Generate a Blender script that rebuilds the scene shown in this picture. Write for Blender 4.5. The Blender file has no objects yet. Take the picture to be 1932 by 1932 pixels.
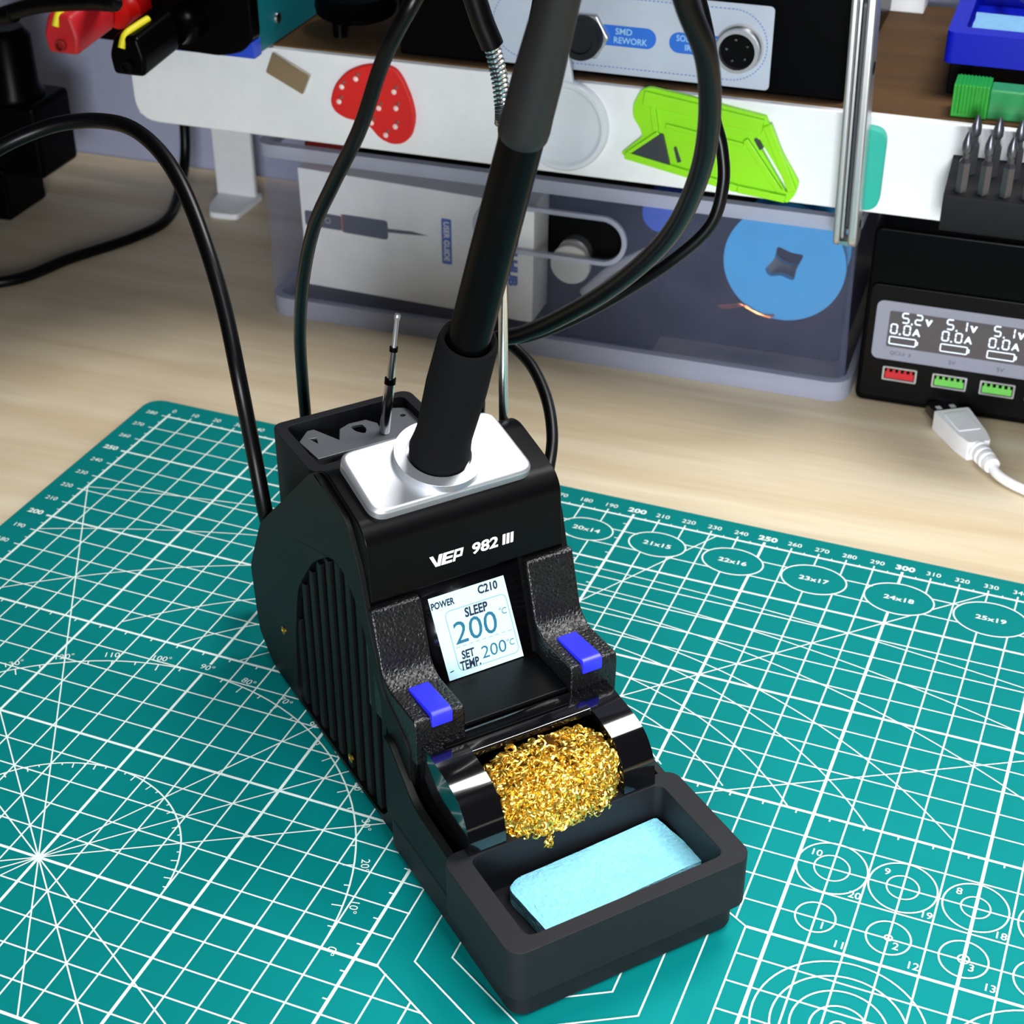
import bpy, bmesh, math, random
from mathutils import Vector, Matrix, geometry
random.seed(7)
PI = math.pi
S = 0.001                      # everything below is written in millimetres
scene = bpy.context.scene
COL = scene.collection

# ------------------------------------------------------------------ camera, world, lights, exposure
CAMC = Vector((356.067007, -222.561209, 344.866676))
ROWS = ((0.92675153, 0.37567354, -0.00099546),
        (0.20458776, -0.50691773, -0.83736388),
        (-0.31508007, 0.77582460, -0.54664499))
RR = [Vector(r) for r in ROWS]
cam_d = bpy.data.cameras.new('camera')
cam = bpy.data.objects.new('camera', cam_d)
COL.objects.link(cam)
m = Matrix((( RR[0].x, -RR[1].x, -RR[2].x, CAMC.x*S),
            ( RR[0].y, -RR[1].y, -RR[2].y, CAMC.y*S),
            ( RR[0].z, -RR[1].z, -RR[2].z, CAMC.z*S),
            (0, 0, 0, 1)))
cam.matrix_world = m
cam_d.sensor_fit = 'HORIZONTAL'
cam_d.sensor_width = 36.0
cam_d.lens = 3190.2/1932*36
cam_d.clip_start = 0.01
cam_d.clip_end = 20
cam_d.dof.use_dof = True
cam_d.dof.focus_distance = 0.47
cam_d.dof.aperture_fstop = 34
scene.camera = cam

scene.view_settings.view_transform = 'Standard'
scene.view_settings.look = 'None'
scene.view_settings.gamma = 1.0
scene.view_settings.use_curve_mapping = False
scene.view_settings.exposure = 0.12

w = bpy.data.worlds.new('world')
scene.world = w
w.use_nodes = True
w.node_tree.nodes['Background'].inputs[0].default_value = (0.80, 0.87, 1.0, 1)
w.node_tree.nodes['Background'].inputs[1].default_value = 0.026

def area(name, loc, tgt, sx, sy, power, col=(1, 1, 1), spread=180):
    d = bpy.data.lights.new(name, 'AREA')
    d.shape = 'RECTANGLE'; d.size = sx*S; d.size_y = sy*S
    d.energy = power; d.color = col; d.spread = math.radians(spread)
    o = bpy.data.objects.new(name, d)
    COL.objects.link(o)
    o.location = Vector(loc)*S
    o.rotation_euler = (Vector(tgt)-Vector(loc)).to_track_quat('-Z', 'Y').to_euler()
    return o
area('overhead_light', (420, 540, 900), (260, 200, 0), 340, 340, 8.5, (1.0, 0.985, 0.96))
area('front_fill_light', (450, -560, 230), (210, 380, 90), 260, 260, 1.15, (0.94, 0.97, 1.0), 62)  # fill light added in front to brighten the shelf front and other upright faces
area('side_fill_light', (560, -120, 720), (350, 20, 0), 300, 300, 0.72, (0.97, 0.985, 1.0), 50)  # extra fill, no lamp of the place, added to brighten the near mat

# ------------------------------------------------------------------ materials
def srgb(h):
    c = [int(h[i:i+2], 16)/255 for i in (0, 2, 4)]
    return tuple((x/12.92 if x <= 0.04045 else ((x+0.055)/1.055)**2.4) for x in c) + (1,)

def mat(name, col, rough=0.5, metal=0.0, bump=None, var=None, coat=0.0, spec=0.5, emit=None, sheen=0):
    """bump = (scale, strength, distance mm); var = (scale, amount)"""
    M = bpy.data.materials.new(name); M.use_nodes = True
    nt = M.node_tree; b = nt.nodes['Principled BSDF']
    c = srgb(col) if isinstance(col, str) else col
    b.inputs['Base Color'].default_value = c
    b.inputs['Roughness'].default_value = rough
    b.inputs['Metallic'].default_value = metal
    b.inputs['Specular IOR Level'].default_value = spec
    b.inputs['Coat Weight'].default_value = coat
    if sheen: b.inputs['Sheen Weight'].default_value = sheen
    tc = nt.nodes.new('ShaderNodeTexCoord')
    sc, am = var if var else (180, 0.05)
    n = nt.nodes.new('ShaderNodeTexNoise'); n.inputs['Scale'].default_value = sc; n.inputs['Detail'].default_value = 4
    nt.links.new(tc.outputs['Object'], n.inputs['Vector'])
    r = nt.nodes.new('ShaderNodeMix'); r.data_type = 'RGBA'
    r.inputs['A'].default_value = tuple(min(1, x*(1-am)) for x in c[:3]) + (1,)
    r.inputs['B'].default_value = tuple(min(1, x*(1+am)) for x in c[:3]) + (1,)
    nt.links.new(n.outputs['Fac'], r.inputs['Factor'])
    nt.links.new(r.outputs['Result'], b.inputs['Base Color'])
    if bump:
        bs, st, di = bump
        n2 = nt.nodes.new('ShaderNodeTexNoise'); n2.inputs['Scale'].default_value = bs; n2.inputs['Detail'].default_value = 3
        nt.links.new(tc.outputs['Object'], n2.inputs['Vector'])
        bp = nt.nodes.new('ShaderNodeBump'); bp.inputs['Strength'].default_value = st; bp.inputs['Distance'].default_value = di*S
        nt.links.new(n2.outputs['Fac'], bp.inputs['Height'])
        nt.links.new(bp.outputs['Normal'], b.inputs['Normal'])
    if emit:
        b.inputs['Emission Color'].default_value = srgb(emit[0]); b.inputs['Emission Strength'].default_value = emit[1]
    return M

def clear_mat(name, col, alpha, rough=0.25, spec=0.5):
    M = bpy.data.materials.new(name); M.use_nodes = True
    nt = M.node_tree; b = nt.nodes['Principled BSDF']
    b.inputs['Base Color'].default_value = srgb(col); b.inputs['Roughness'].default_value = rough
    b.inputs['Specular IOR Level'].default_value = spec
    tr = nt.nodes.new('ShaderNodeBsdfTransparent'); mx = nt.nodes.new('ShaderNodeMixShader')
    tc = nt.nodes.new('ShaderNodeTexCoord'); n = nt.nodes.new('ShaderNodeTexNoise'); n.inputs['Scale'].default_value = 60
    mr = nt.nodes.new('ShaderNodeMapRange'); mr.inputs['To Min'].default_value = alpha-0.04; mr.inputs['To Max'].default_value = alpha+0.04
    nt.links.new(tc.outputs['Object'], n.inputs['Vector']); nt.links.new(n.outputs['Fac'], mr.inputs['Value'])
    nt.links.new(mr.outputs['Result'], mx.inputs['Fac'])
    nt.links.new(tr.outputs[0], mx.inputs[1]); nt.links.new(b.outputs[0], mx.inputs[2])
    nt.links.new(mx.outputs[0], nt.nodes['Material Output'].inputs['Surface'])
    return M

def wood_mat(name, c1, c2, sc=9.0, rough=0.45):
    M = bpy.data.materials.new(name); M.use_nodes = True
    nt = M.node_tree; b = nt.nodes['Principled BSDF']; b.inputs['Roughness'].default_value = rough
    tc = nt.nodes.new('ShaderNodeTexCoord'); mp = nt.nodes.new('ShaderNodeMapping')
    mp.inputs['Scale'].default_value = (1.2, 16, 4)
    n = nt.nodes.new('ShaderNodeTexNoise'); n.inputs['Scale'].default_value = sc; n.inputs['Detail'].default_value = 7; n.inputs['Distortion'].default_value = 0.4
    n3 = nt.nodes.new('ShaderNodeTexNoise'); n3.inputs['Scale'].default_value = sc*7; n3.inputs['Detail'].default_value = 3
    ad = nt.nodes.new('ShaderNodeMath'); ad.operation = 'MULTIPLY_ADD'; ad.inputs[1].default_value = 0.3
    r = nt.nodes.new('ShaderNodeMix'); r.data_type = 'RGBA'
    r.inputs['A'].default_value = srgb(c1); r.inputs['B'].default_value = srgb(c2)
    nt.links.new(tc.outputs['Object'], mp.inputs['Vector']); nt.links.new(mp.outputs[0], n.inputs['Vector']); nt.links.new(mp.outputs[0], n3.inputs['Vector'])
    nt.links.new(n3.outputs['Fac'], ad.inputs[0]); nt.links.new(n.outputs['Fac'], ad.inputs[2])
    mr = nt.nodes.new('ShaderNodeMapRange'); mr.inputs['From Min'].default_value = 0.4; mr.inputs['From Max'].default_value = 0.9
    nt.links.new(ad.outputs[0], mr.inputs['Value']); nt.links.new(mr.outputs[0], r.inputs['Factor'])
    nt.links.new(r.outputs['Result'], b.inputs['Base Color'])
    return M

def grain_mat(name, col, scale, dist, rough):
    """leather-like moulded grain"""
    M = mat(name, col, rough)
    nt = M.node_tree; b = nt.nodes['Principled BSDF']
    tc = nt.nodes.new('ShaderNodeTexCoord')
    n0 = nt.nodes.new('ShaderNodeTexNoise'); n0.inputs['Scale'].default_value = scale*0.8
    mx = nt.nodes.new('ShaderNodeMix'); mx.data_type = 'VECTOR'; mx.inputs['Factor'].default_value = 0.0012
    v = nt.nodes.new('ShaderNodeTexVoronoi'); v.feature = 'DISTANCE_TO_EDGE'; v.inputs['Scale'].default_value = scale
    nt.links.new(tc.outputs['Object'], n0.inputs['Vector'])
    nt.links.new(tc.outputs['Object'], mx.inputs['A']); nt.links.new(n0.outputs['Color'], mx.inputs['B'])
    nt.links.new(mx.outputs['Result'], v.inputs['Vector'])
    bp = nt.nodes.new('ShaderNodeBump'); bp.inputs['Strength'].default_value = 1.0; bp.inputs['Distance'].default_value = dist*S; bp.invert = True
    nt.links.new(v.outputs['Distance'], bp.inputs['Height']); nt.links.new(bp.outputs['Normal'], b.inputs['Normal'])
    return M

K = dict(
    desk=wood_mat('pale_wood', 'e3d6bb', 'ccb693', 4.0, 0.5),
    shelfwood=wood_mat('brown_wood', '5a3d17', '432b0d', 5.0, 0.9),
    mat=mat('green_mat', '007776', 0.65, spec=0.08, var=(40, 0.07), bump=(2500, 0.25, 0.05)),
    ink=mat('white_ink', 'dff3ee', 0.6),
    wall=mat('grey_fabric_panel', 'a6abc6', 0.9, bump=(900, 0.4, 0.4), var=(300, 0.10)),
    white=mat('white_powder_coat', 'e9ebee', 0.4, bump=(700, 0.15, 0.1)),
    black=mat('black_plastic', '030304', 0.3, spec=0.07, bump=(3000, 0.15, 0.03)),
    blackside=mat('black_side_plastic', '050606', 0.5, spec=0.2, bump=(2500, 0.2, 0.03)),
    hood=mat('black_satin', '040405', 0.36, spec=0.13, bump=(3500, 0.15, 0.03)),
    rubber=mat('black_rubber', '101116', 0.6, bump=(2600, 0.3, 0.05), spec=0.3),
    foam=mat('black_foam', '09090b', 0.85, bump=(4200, 0.5, 0.12), spec=0.12, var=(900, 0.25)),
    gloss=mat('black_gloss', '08080a', 0.09, coat=0.5),
    glassblk=mat('black_screen_glass', '08080a', 0.12),
    cable=mat('black_cable', '030304', 0.34, spec=0.22),
    sleeve=mat('shrink_sleeve', '0d0d10', 0.5, bump=(1500, 0.2, 0.08)),
    grain=grain_mat('moulded_grain', '08080a', 800, 0.28, 0.36),
    silver=mat('silver_paint', 'd0d3d8', 0.40, 0.85, bump=(3500, 0.25, 0.03)),
    steel=mat('steel', 'c9cacd', 0.36, 0.9, bump=(1800, 0.1, 0.03)),
    chrome=mat('chrome', 'd8dadc', 0.2, 1.0),
    mirrorsteel=mat('polished_steel', 'b9b2a4', 0.16, 1.0),
    greysteel=mat('grey_sheet_metal', '8c8e93', 0.42, 0.75, bump=(2500, 0.2, 0.02)),
    brass=mat('brass', 'c79a3a', 0.25, 1.0),
    gold=mat('gold_wire', 'f6cc62', 0.33, 1.0, var=(500, 0.2)),
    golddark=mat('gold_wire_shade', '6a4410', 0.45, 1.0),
    blue=mat('blue_button', '2a2df2', 0.38),
    sponge=mat('blue_sponge', '86cfe6', 0.9, bump=(1100, 0.9, 0.6), var=(800, 0.3)),
    sponge2=mat('pale_blue_sponge', '7db4e0', 0.9, bump=(600, 0.7, 0.5), var=(300, 0.14)),
    lcd=mat('lcd_backlit', '9cc4cc', 0.4, emit=('bfe6ee', 0.50)),
    lcddark=mat('lcd_dark', '141c34', 0.5),
    lcdteal=mat('lcd_teal', '1d5f78', 0.5),
    lcdline=mat('lcd_line', '5f93a3', 0.5),
    paint=mat('white_print', 'f4f5f7', 0.5),
    bin=clear_mat('translucent_bin', '7d84a6', 0.12, 0.2),
    binrim=clear_mat('translucent_rim', 'b4b8cc', 0.60, 0.3),
    card=mat('white_card', 'f7f8fb', 0.6),
    printgrey=mat('print_grey', '4a4f5b', 0.6),
    printlight=mat('print_light', 'a9adb6', 0.6),
    printorange=mat('print_orange', 'b0643c', 0.6),
    printblue=mat('print_blue', '3c62bd', 0.6),
    spool=mat('blue_spool', '2f9de0', 0.45),
    copper=mat('copper', 'c7764a', 0.3, 1.0),
    blueblob=mat('blue_plastic', '2a55c8', 0.4),
    red=mat('red_plastic', 'd8100c', 0.35),
    redsoft=mat('red_soft_plastic', 'c21a24', 0.5),
    redfelt=mat('red_rubber', 'd3110d', 0.55),
    darkred=mat('dark_red', '8f1410', 0.6),
    yellow=mat('yellow_plastic', 'e3d61a', 0.5),
    gem=mat('pale_seed', 'f0d9d3', 0.25),
    greymark=mat('grey_seed', '8d4a42', 0.5),
    teal=mat('teal_case', '0c6a74', 0.4),
    tealmag=mat('teal_magnet', '12a592', 0.45),
    smoke=clear_mat('clear_rod', 'c4c8d2', 0.30, 0.12),
    bluepaint=mat('blue_panel', '1f49c9', 0.4),
    labelsil=mat('label_silver', 'b9c3d2', 0.45),
    labelblue=mat('label_blue', '1d6ad2', 0.45),
    labeltext=mat('label_text', '9fd0f2', 0.5),
    dashblue=mat('dash_blue', '5f7fc0', 0.5),
    lime=mat('lime_plastic', '8fdc12', 0.38),
    limedeep=mat('lime_plastic_recess', '7ccf10', 0.42),
    blade=mat('dark_blade', '3b3f44', 0.4, 0.3),
    clearwhite=clear_mat('milky_plastic', 'e2e8f0', 0.88, 0.3),
    bluesolid=mat('royal_blue_plastic', '0719b4', 0.4, spec=0.2),
    green=mat('green_cap', '12961f', 0.4),
    greenclear=clear_mat('green_clear_tube', '3fae68', 0.60, 0.15),
    bit=mat('grey_steel_bit', '6d6e76', 0.36, 0.85),
    bitblock=mat('black_bit_block', '0d0e11', 0.6, spec=0.18, bump=(2500, 0.2, 0.03)),
    hubgrey=mat('hub_label_grey', '8d8fa0', 0.45),
    hubscreen=mat('hub_screen', '4f4b50', 0.3),
    hubdigit=mat('hub_digits', 'e4efff', 0.4, emit=('dcebff', 0.9)),
    hubtext=mat('hub_small_text', '55586a', 0.6),
    shell=mat('dark_shell_metal', '4a4b50', 0.22, 1.0),
    usbgreen=mat('usb_green', '6cc653', 0.45),
    usbred=mat('usb_red', 'c01722', 0.45),
    dark=mat('matt_black', '040405', 0.8, spec=0.1),
    whiteplastic=mat('white_plastic', 'fafaff', 0.35),
    grey=mat('light_grey_plastic', 'b9bab6', 0.5),
)

# ------------------------------------------------------------------ mesh helpers (mm)
class Fr:
    def __init__(s, ang, o):
        s.a = math.radians(ang); s.o = Vector(o)
        s.x = Vector((math.cos(s.a), math.sin(s.a), 0)); s.y = Vector((-math.sin(s.a), math.cos(s.a), 0))
    def w(s, p):
        return s.o + s.x*p[0] + s.y*p[1] + Vector((0, 0, p[2]))
    def l(s, W):
        d = Vector(W)-s.o
        return Vector((d.dot(s.x), d.dot(s.y), d.z))
ST = Fr(51, (248, 44.6, 0))          # the soldering station: u to its right, v to its back
BN = Fr(3.3, (0, 385, 0))            # the bench things along the back: a along the shelf, b backwards
MT = Fr(0, (0, 0, 0))                # the cutting mat's own ruler
DESK = -2.0

def view(x, y, d):                   # a point of the place seen at (x, y) in the photo frame, d mm away
    r = RR[0]*((x-966)/3190.2) + RR[1]*((y-966)/3190.2) + RR[2]
    return CAMC + r*d

def empty(name, fr, o, label=None, cat=None, group=None):
    e = bpy.data.objects.new(name, None); COL.objects.link(e)
    e.empty_display_size = 0.01
    e.location = fr.w(o)*S; e.rotation_euler = (0, 0, fr.a)
    e['fo'] = tuple(o)
    if label: tag(e, label, cat, group)
    return e
def tag(o, label=None, cat=None, group=None, kind=None):
    if label: o['label'] = label
    if cat: o['category'] = cat
    if group: o['group'] = group
    if kind: o['kind'] = kind
    return o
ORG = {}
def thing(name, fr, o, label, cat, group=None):
    e = empty(name, fr, o, label, cat, group); del e['fo']
    ORG[e.name] = (fr, Vector(o)); return e

def link(name, bm, M, parent=None, fr=None, o=None, bevel=0, seg=2, smooth=40, label=None):
    me = bpy.data.meshes.new(name)
    if parent is not None:
        p = parent
        while p.name not in ORG: p = p.parent
        fr, o = ORG[p.name]
    o = Vector(o)
    bmesh.ops.remove_doubles(bm, verts=bm.verts, dist=1e-5)
    for v in bm.verts: v.co = (v.co-o)*S
    bm.to_mesh(me); bm.free()
    ms = M if isinstance(M, (list, tuple)) else [M]
    for q in ms: me.materials.append(K[q])
    for p in me.polygons: p.use_smooth = True
    if smooth is not None: me.set_sharp_from_angle(angle=math.radians(smooth))
    ob = bpy.data.objects.new(name, me); COL.objects.link(ob)
    if parent is not None: ob.parent = parent
    else:
        ob.location = fr.w(o)*S; ob.rotation_euler = (0, 0, fr.a)
        ORG[ob.name] = (fr, o)
    if bevel:
        b = ob.modifiers.new('bevel', 'BEVEL'); b.width = bevel*S; b.segments = seg; b.limit_method = 'ANGLE'; b.angle_limit = math.radians(35)
        b.harden_normals = True
    if label: ob['label'] = label
    return ob
BM = bmesh.new

def box(bm, x0, x1, y0, y1, z0, z1):
    v = [bm.verts.new((x, y, z)) for z in (z0, z1) for y in (y0, y1) for x in (x0, x1)]
    for f in ((0, 2, 3, 1), (4, 5, 7, 6), (0, 1, 5, 4), (2, 6, 7, 3), (0, 4, 6, 2), (1, 3, 7, 5)):
        bm.faces.new([v[i] for i in f])
    return v
AX = {'x': lambda p, d: (d, p[0], p[1]), 'y': lambda p, d: (p[0], d, p[1]), 'z': lambda p, d: (p[0], p[1], d)}
def area2(p):
    return sum(p[i][0]*p[(i+1) % len(p)][1]-p[(i+1) % len(p)][0]*p[i][1] for i in range(len(p)))/2
def prism(bm, poly, ax, lo, hi, holes=(), fn=None):
    """polygon (with holes) in the plane across ax, extruded lo..hi; fn maps the point afterwards"""
    f = AX[ax]
    loops = [list(poly)] + [list(h) for h in holes]
    tri = geometry.tessellate_polygon([[Vector((p[0], p[1], 0)) for p in l] for l in loops])
    flat = [p for l in loops for p in l]
    g = (lambda p, d: fn(Vector(f(p, d)))) if fn else (lambda p, d: Vector(f(p, d)))
    A = [bm.verts.new(g(p, lo)) for p in flat]; B = [bm.verts.new(g(p, hi)) for p in flat]
    new = []
    if not holes:
        new.append(bm.faces.new(A)); new.append(bm.faces.new(B[::-1]))
    else:
        for t in tri:
            try:
                new.append(bm.faces.new([A[i] for i in t])); new.append(bm.faces.new([B[i] for i in t[::-1]]))
            except ValueError: pass
    k = 0
    for l in loops:
        n = len(l)
        for i in range(n):
            j = (i+1) % n
            new.append(bm.faces.new([A[k+i], A[k+j], B[k+j], B[k+i]]))
        k += n
    bmesh.ops.recalc_face_normals(bm, faces=new)
    return A, B
def flat(bm, poly, fn, holes=()):
    loops = [list(poly)] + [list(h) for h in holes]
    pts = [p for l in loops for p in l]
    A = [bm.verts.new(fn(p[0], p[1])) for p in pts]
    if holes:
        for t in geometry.tessellate_polygon([[Vector((p[0], p[1], 0)) for p in l] for l in loops]):
            bm.faces.new([A[i] for i in t])
    else: bm.faces.new(A)
def rrect(x0, x1, y0, y1, r, n=6):
    P = []
    for cx, cy, a in ((x1-r, y0+r, -90), (x1-r, y1-r, 0), (x0+r, y1-r, 90), (x0+r, y0+r, 180)):
        for i in range(n+1):
            t = math.radians(a+90*i/n); P.append((cx+r*math.cos(t), cy+r*math.sin(t)))
    return P
def rpoly(poly, r, n=4):
    """round the corners of a polygon"""
    out = []; N = len(poly)
    for i in range(N):
        p0, p, p2 = Vector(poly[i-1]), Vector(poly[i]), Vector(poly[(i+1) % N])
        rr = r[i] if isinstance(r, (list, tuple)) else r
        d0, d2 = (p0-p), (p2-p)
        q = min(rr, d0.length*0.45, d2.length*0.45)
        a = p+d0.normalized()*q; c = p+d2.normalized()*q
        if q < 0.01: out.append(tuple(p)); continue
        for k in range(n+1):
            t = k/n; out.append(tuple(a*(1-t)**2+p*2*t*(1-t)+c*t*t))
    return out
def circ(cx, cy, r, n=32, ry=None):
    return [(cx+r*math.cos(2*PI*i/n), cy+(ry or r)*math.sin(2*PI*i/n)) for i in range(n)]
def frame_of(d):
    d = d.normalized(); u = Vector((0, 0, 1)) if abs(d.z) < 0.9 else Vector((1, 0, 0))
    x = d.cross(u).normalized(); y = d.cross(x).normalized()
    return x, y
def lathe(bm, p, d, prof, n=32, cap=True):
    """prof = [(along, radius)...]"""
    p = Vector(p); d = Vector(d).normalized(); x, y = frame_of(d)
    rings = []
    for s, r in prof:
        rings.append([bm.verts.new(p+d*s+(x*math.cos(2*PI*i/n)+y*math.sin(2*PI*i/n))*r) for i in range(n)])
    fs = []
    for a, b in zip(rings, rings[1:]):
        for i in range(n):
            j = (i+1) % n; fs.append(bm.faces.new([a[i], a[j], b[j], b[i]]))
    if cap:
        fs.append(bm.faces.new(rings[0])); fs.append(bm.faces.new(rings[-1]))
    bmesh.ops.recalc_face_normals(bm, faces=fs)
def smooth_path(P, k=8):
    P = [Vector(p) for p in P]; out = []
    for i in range(len(P)-1):
        p0 = P[max(i-1, 0)]; p1 = P[i]; p2 = P[i+1]; p3 = P[min(i+2, len(P)-1)]
        for j in range(k):
            t = j/k
            out.append(0.5*((2*p1)+(p2-p0)*t+(2*p0-5*p1+4*p2-p3)*t*t+(3*p1-p0-3*p2+p3)*t**3))
    out.append(P[-1]); return out
def tube(bm, P, r, n=12, k=8, cap=True):
    Q = smooth_path(P, k) if k else [Vector(p) for p in P]
    N = len(Q); ts = [(Q[min(i+1, N-1)]-Q[max(i-1, 0)]).normalized() for i in range(N)]
    x, y = frame_of(ts[0]); rings = []
    for i in range(N):
        x = (x-ts[i]*x.dot(ts[i])).normalized(); y = ts[i].cross(x)
        rr = r(i/(N-1)) if callable(r) else r
        rings.append([bm.verts.new(Q[i]+(x*math.cos(2*PI*j/n)+y*math.sin(2*PI*j/n))*rr) for j in range(n)])
    fs = []
    for a, b in zip(rings, rings[1:]):
        for i in range(n):
            j = (i+1) % n; fs.append(bm.faces.new([a[i], a[j], b[j], b[i]]))
    if cap:
        fs.append(bm.faces.new(rings[0])); fs.append(bm.faces.new(rings[-1]))
    bmesh.ops.recalc_face_normals(bm, faces=fs)
ZK = [0.0]                           # every printed stroke lies a hair above the one before
def ribbon(bm, pts, wd, fn, closed=False):
    """flat line of width wd along 2-D pts"""
    ZK[0] += 0.0003
    P = [Vector(p) for p in pts]
    if closed: P = P+[P[0]]
    L, Rr = [], []
    for i, p in enumerate(P):
        a = P[i-1] if i else (P[-2] if closed else None)
        b = P[i+1] if i < len(P)-1 else (P[1] if closed else None)
        d = ((b-p).normalized() if b is not None else Vector((0, 0))) + ((p-a).normalized() if a is not None else Vector((0, 0)))
        d.normalize(); n = Vector((-d.y, d.x))
        sc = 1.0
        if a is not None and b is not None:
            c = d.dot((b-p).normalized()); sc = 1/max(c, 0.5)
        L.append(bm.verts.new(fn(*(p+n*wd/2*sc)))); Rr.append(bm.verts.new(fn(*(p-n*wd/2*sc))))
    for i in range(len(P)-1):
        bm.faces.new([Rr[i], Rr[i+1], L[i+1], L[i]])
def text(bm, s, h, fn, align='CENTER', bold=0.0, xs=1.0, shear=0.0, rot=0.0, at=(0, 0), wd=None):
    """flat lettering h high (and wd wide if given), centred on `at`; fn maps the flat plane into the place"""
    ZK[0] += 0.0003
    cu = bpy.data.curves.new('t', 'FONT'); cu.body = s; cu.size = 1.0; cu.align_x = 'CENTER'
    cu.offset = bold; cu.shear = shear; cu.resolution_u = 3
    ob = bpy.data.objects.new('t', cu); COL.objects.link(ob)
    me = ob.to_mesh()
    xv = [v.co.x for v in me.vertices]; yv = [v.co.y for v in me.vertices]
    k = h/0.71 if '.' == s else h/(max(yv)-min(yv))
    my = (max(yv)+min(yv))/2; mx = (max(xv)+min(xv))/2
    if wd: xs = wd/((max(xv)-min(xv))*k)
    c, sn = math.cos(math.radians(rot)), math.sin(math.radians(rot))
    V = []
    for v in me.vertices:
        x = (v.co.x-mx)*k*xs; y = (v.co.y-my)*k
        V.append(bm.verts.new(fn(at[0]+x*c-y*sn, at[1]+x*sn+y*c)))
    for p in me.polygons:
        try: bm.faces.new([V[i] for i in p.vertices])
        except ValueError: pass
    ob.to_mesh_clear(); bpy.data.objects.remove(ob); bpy.data.curves.remove(cu)
SEG7 = {'0': 'abcdef', '1': 'bc', '2': 'abged', '3': 'abgcd', '5': 'afgcd'}
def seg7(bm, ch, x, y, w, h, t, fn):
    g = 0.12*h
    S7 = {'a': ((x+g*.4, y+h), (x+w-g*.4, y+h)), 'd': ((x+g*.4, y), (x+w-g*.4, y)), 'g': ((x+g*.4, y+h/2), (x+w-g*.4, y+h/2)),
          'f': ((x, y+h-g*.4), (x, y+h/2+g*.4)), 'b': ((x+w, y+h-g*.4), (x+w, y+h/2+g*.4)),
          'e': ((x, y+h/2-g*.4), (x, y+g*.4)), 'c': ((x+w, y+h/2-g*.4), (x+w, y+g*.4))}
    for k in SEG7[ch]: ribbon(bm, S7[k], t, fn)

# ------------------------------------------------------------------ the setting
FLOOR = -740.0
desk = thing('desk', BN, (100, -160, FLOOR), 'pale wood-grain desk under the green mat and the white shelf', 'desk')
bm = BM(); box(bm, -700, 900, -480, 146, -30, DESK); link('desk_top', bm, 'desk', desk)
for a0 in (-660, 820):
    for b0_ in (-440, 66):
        bm = BM(); box(bm, a0, a0+40, b0_, b0_+40, FLOOR+0.2, -30); link('leg', bm, 'white', desk)
bm = BM(); box(bm, -1100, 1300, 147, 170, FLOOR, 620)
tag(link('wall_back', bm, 'wall', fr=BN, o=(0, 147, FLOOR)), kind='structure')
bm = BM(); box(bm, -1100, 1300, -1100, 147, FLOOR-20, FLOOR)
tag(link('floor', bm, 'grey', fr=BN, o=(0, -300, FLOOR)), kind='structure')

# ------------------------------------------------------------------ cutting mat with its printed rulers
cm = thing('cutting_mat', MT, (200, 140, DESK), 'green cutting mat with white printed grid lying flat on the wooden desk', 'cutting mat')
bm = BM(); prism(bm, rrect(-14.5, 424, -16, 291.5, 7), 'z', DESK, 0)
link('mat_sheet', bm, 'mat', cm, bevel=0.4)
ELL = [(187, 266.4, 20, 14), (214.2, 266.4, 21, 15), (242.5, 266.2, 22, 16), (272, 266, 23, 17), (302, 265.7, 24, 18), (333.3, 265.7, 25, 19), (365.5, 265.5, 26, 20)]
def hexpt(R): return [(250+R*math.sin(math.radians(60*i)), 75+R*math.cos(math.radians(60*i))) for i in range(6)]
def inhex(x, y, R=50):
    dx, dy = abs(x-250), abs(y-75)
    return dx < R*0.8660 and dy < R-dx*0.57735
def masked(x, y):
    if not (-0.1 <= x <= 410.1 and -0.1 <= y <= 280.1) or inhex(x, y, 49.9): return True
    return any(((x-a)/(p/2))**2+((y-b)/(q/2))**2 < 0.98 for a, b, p, q in ELL)
ZI = 0.06
ZK[0] = 0.0
F = lambda x, y: (x, y, ZI+ZK[0])
bm = BM()
def line(x0, y0, x1, y1, wd, msk=masked):
    n = max(2, int(math.hypot(x1-x0, y1-y0)/0.5)); start = None
    for i in range(n+1):
        t = i/n; x, y = x0+(x1-x0)*t, y0+(y1-y0)*t
        bad = msk(x, y) if msk else False
        if not bad and start is None: start = (x, y)
        if start is not None and (bad or i == n):
            if math.hypot(x-start[0], y-start[1]) > 0.6: ribbon(bm, [start, (x, y)], wd, F)
            start = None
TH, HV = 0.52, 0.95
for x in range(0, 411, 10):
    wd = HV if x % 50 == 0 else TH
    if x == 100: line(x, 0, x, 139.5, wd); line(x, 145, x, 280, wd)
    else: line(x, 0, x, 280, wd)
    line(x, 280, x, 282.4, TH if x % 50 else HV, None)
    if x < 410: line(x+5, 280, x+5, 281.2, 0.4, None)
for y in range(0, 281, 10):
    wd = HV if y % 50 == 0 or y == 280 else TH
    line(0, y, 410, y, wd)
    line(-2.6, y, 0, y, TH if y % 50 else HV, None)
    if y < 280: line(-1.4, y+5, 0, y+5, 0.4, None)
for x in range(5, 411, 10):
    if not 190 < x < 262: line(x, 148.4, x, 150, 0.45, None)
for y in range(5, 280, 10): line(198.3, y, 200, y, 0.45)
for a in (30, 45, 60, 120, 135, 150, 210, 225, 240, 300, 315, 330):
    t = math.radians(a); line(100, 50, 100+400*math.cos(t), 50+400*math.sin(t), 0.45)
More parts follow.
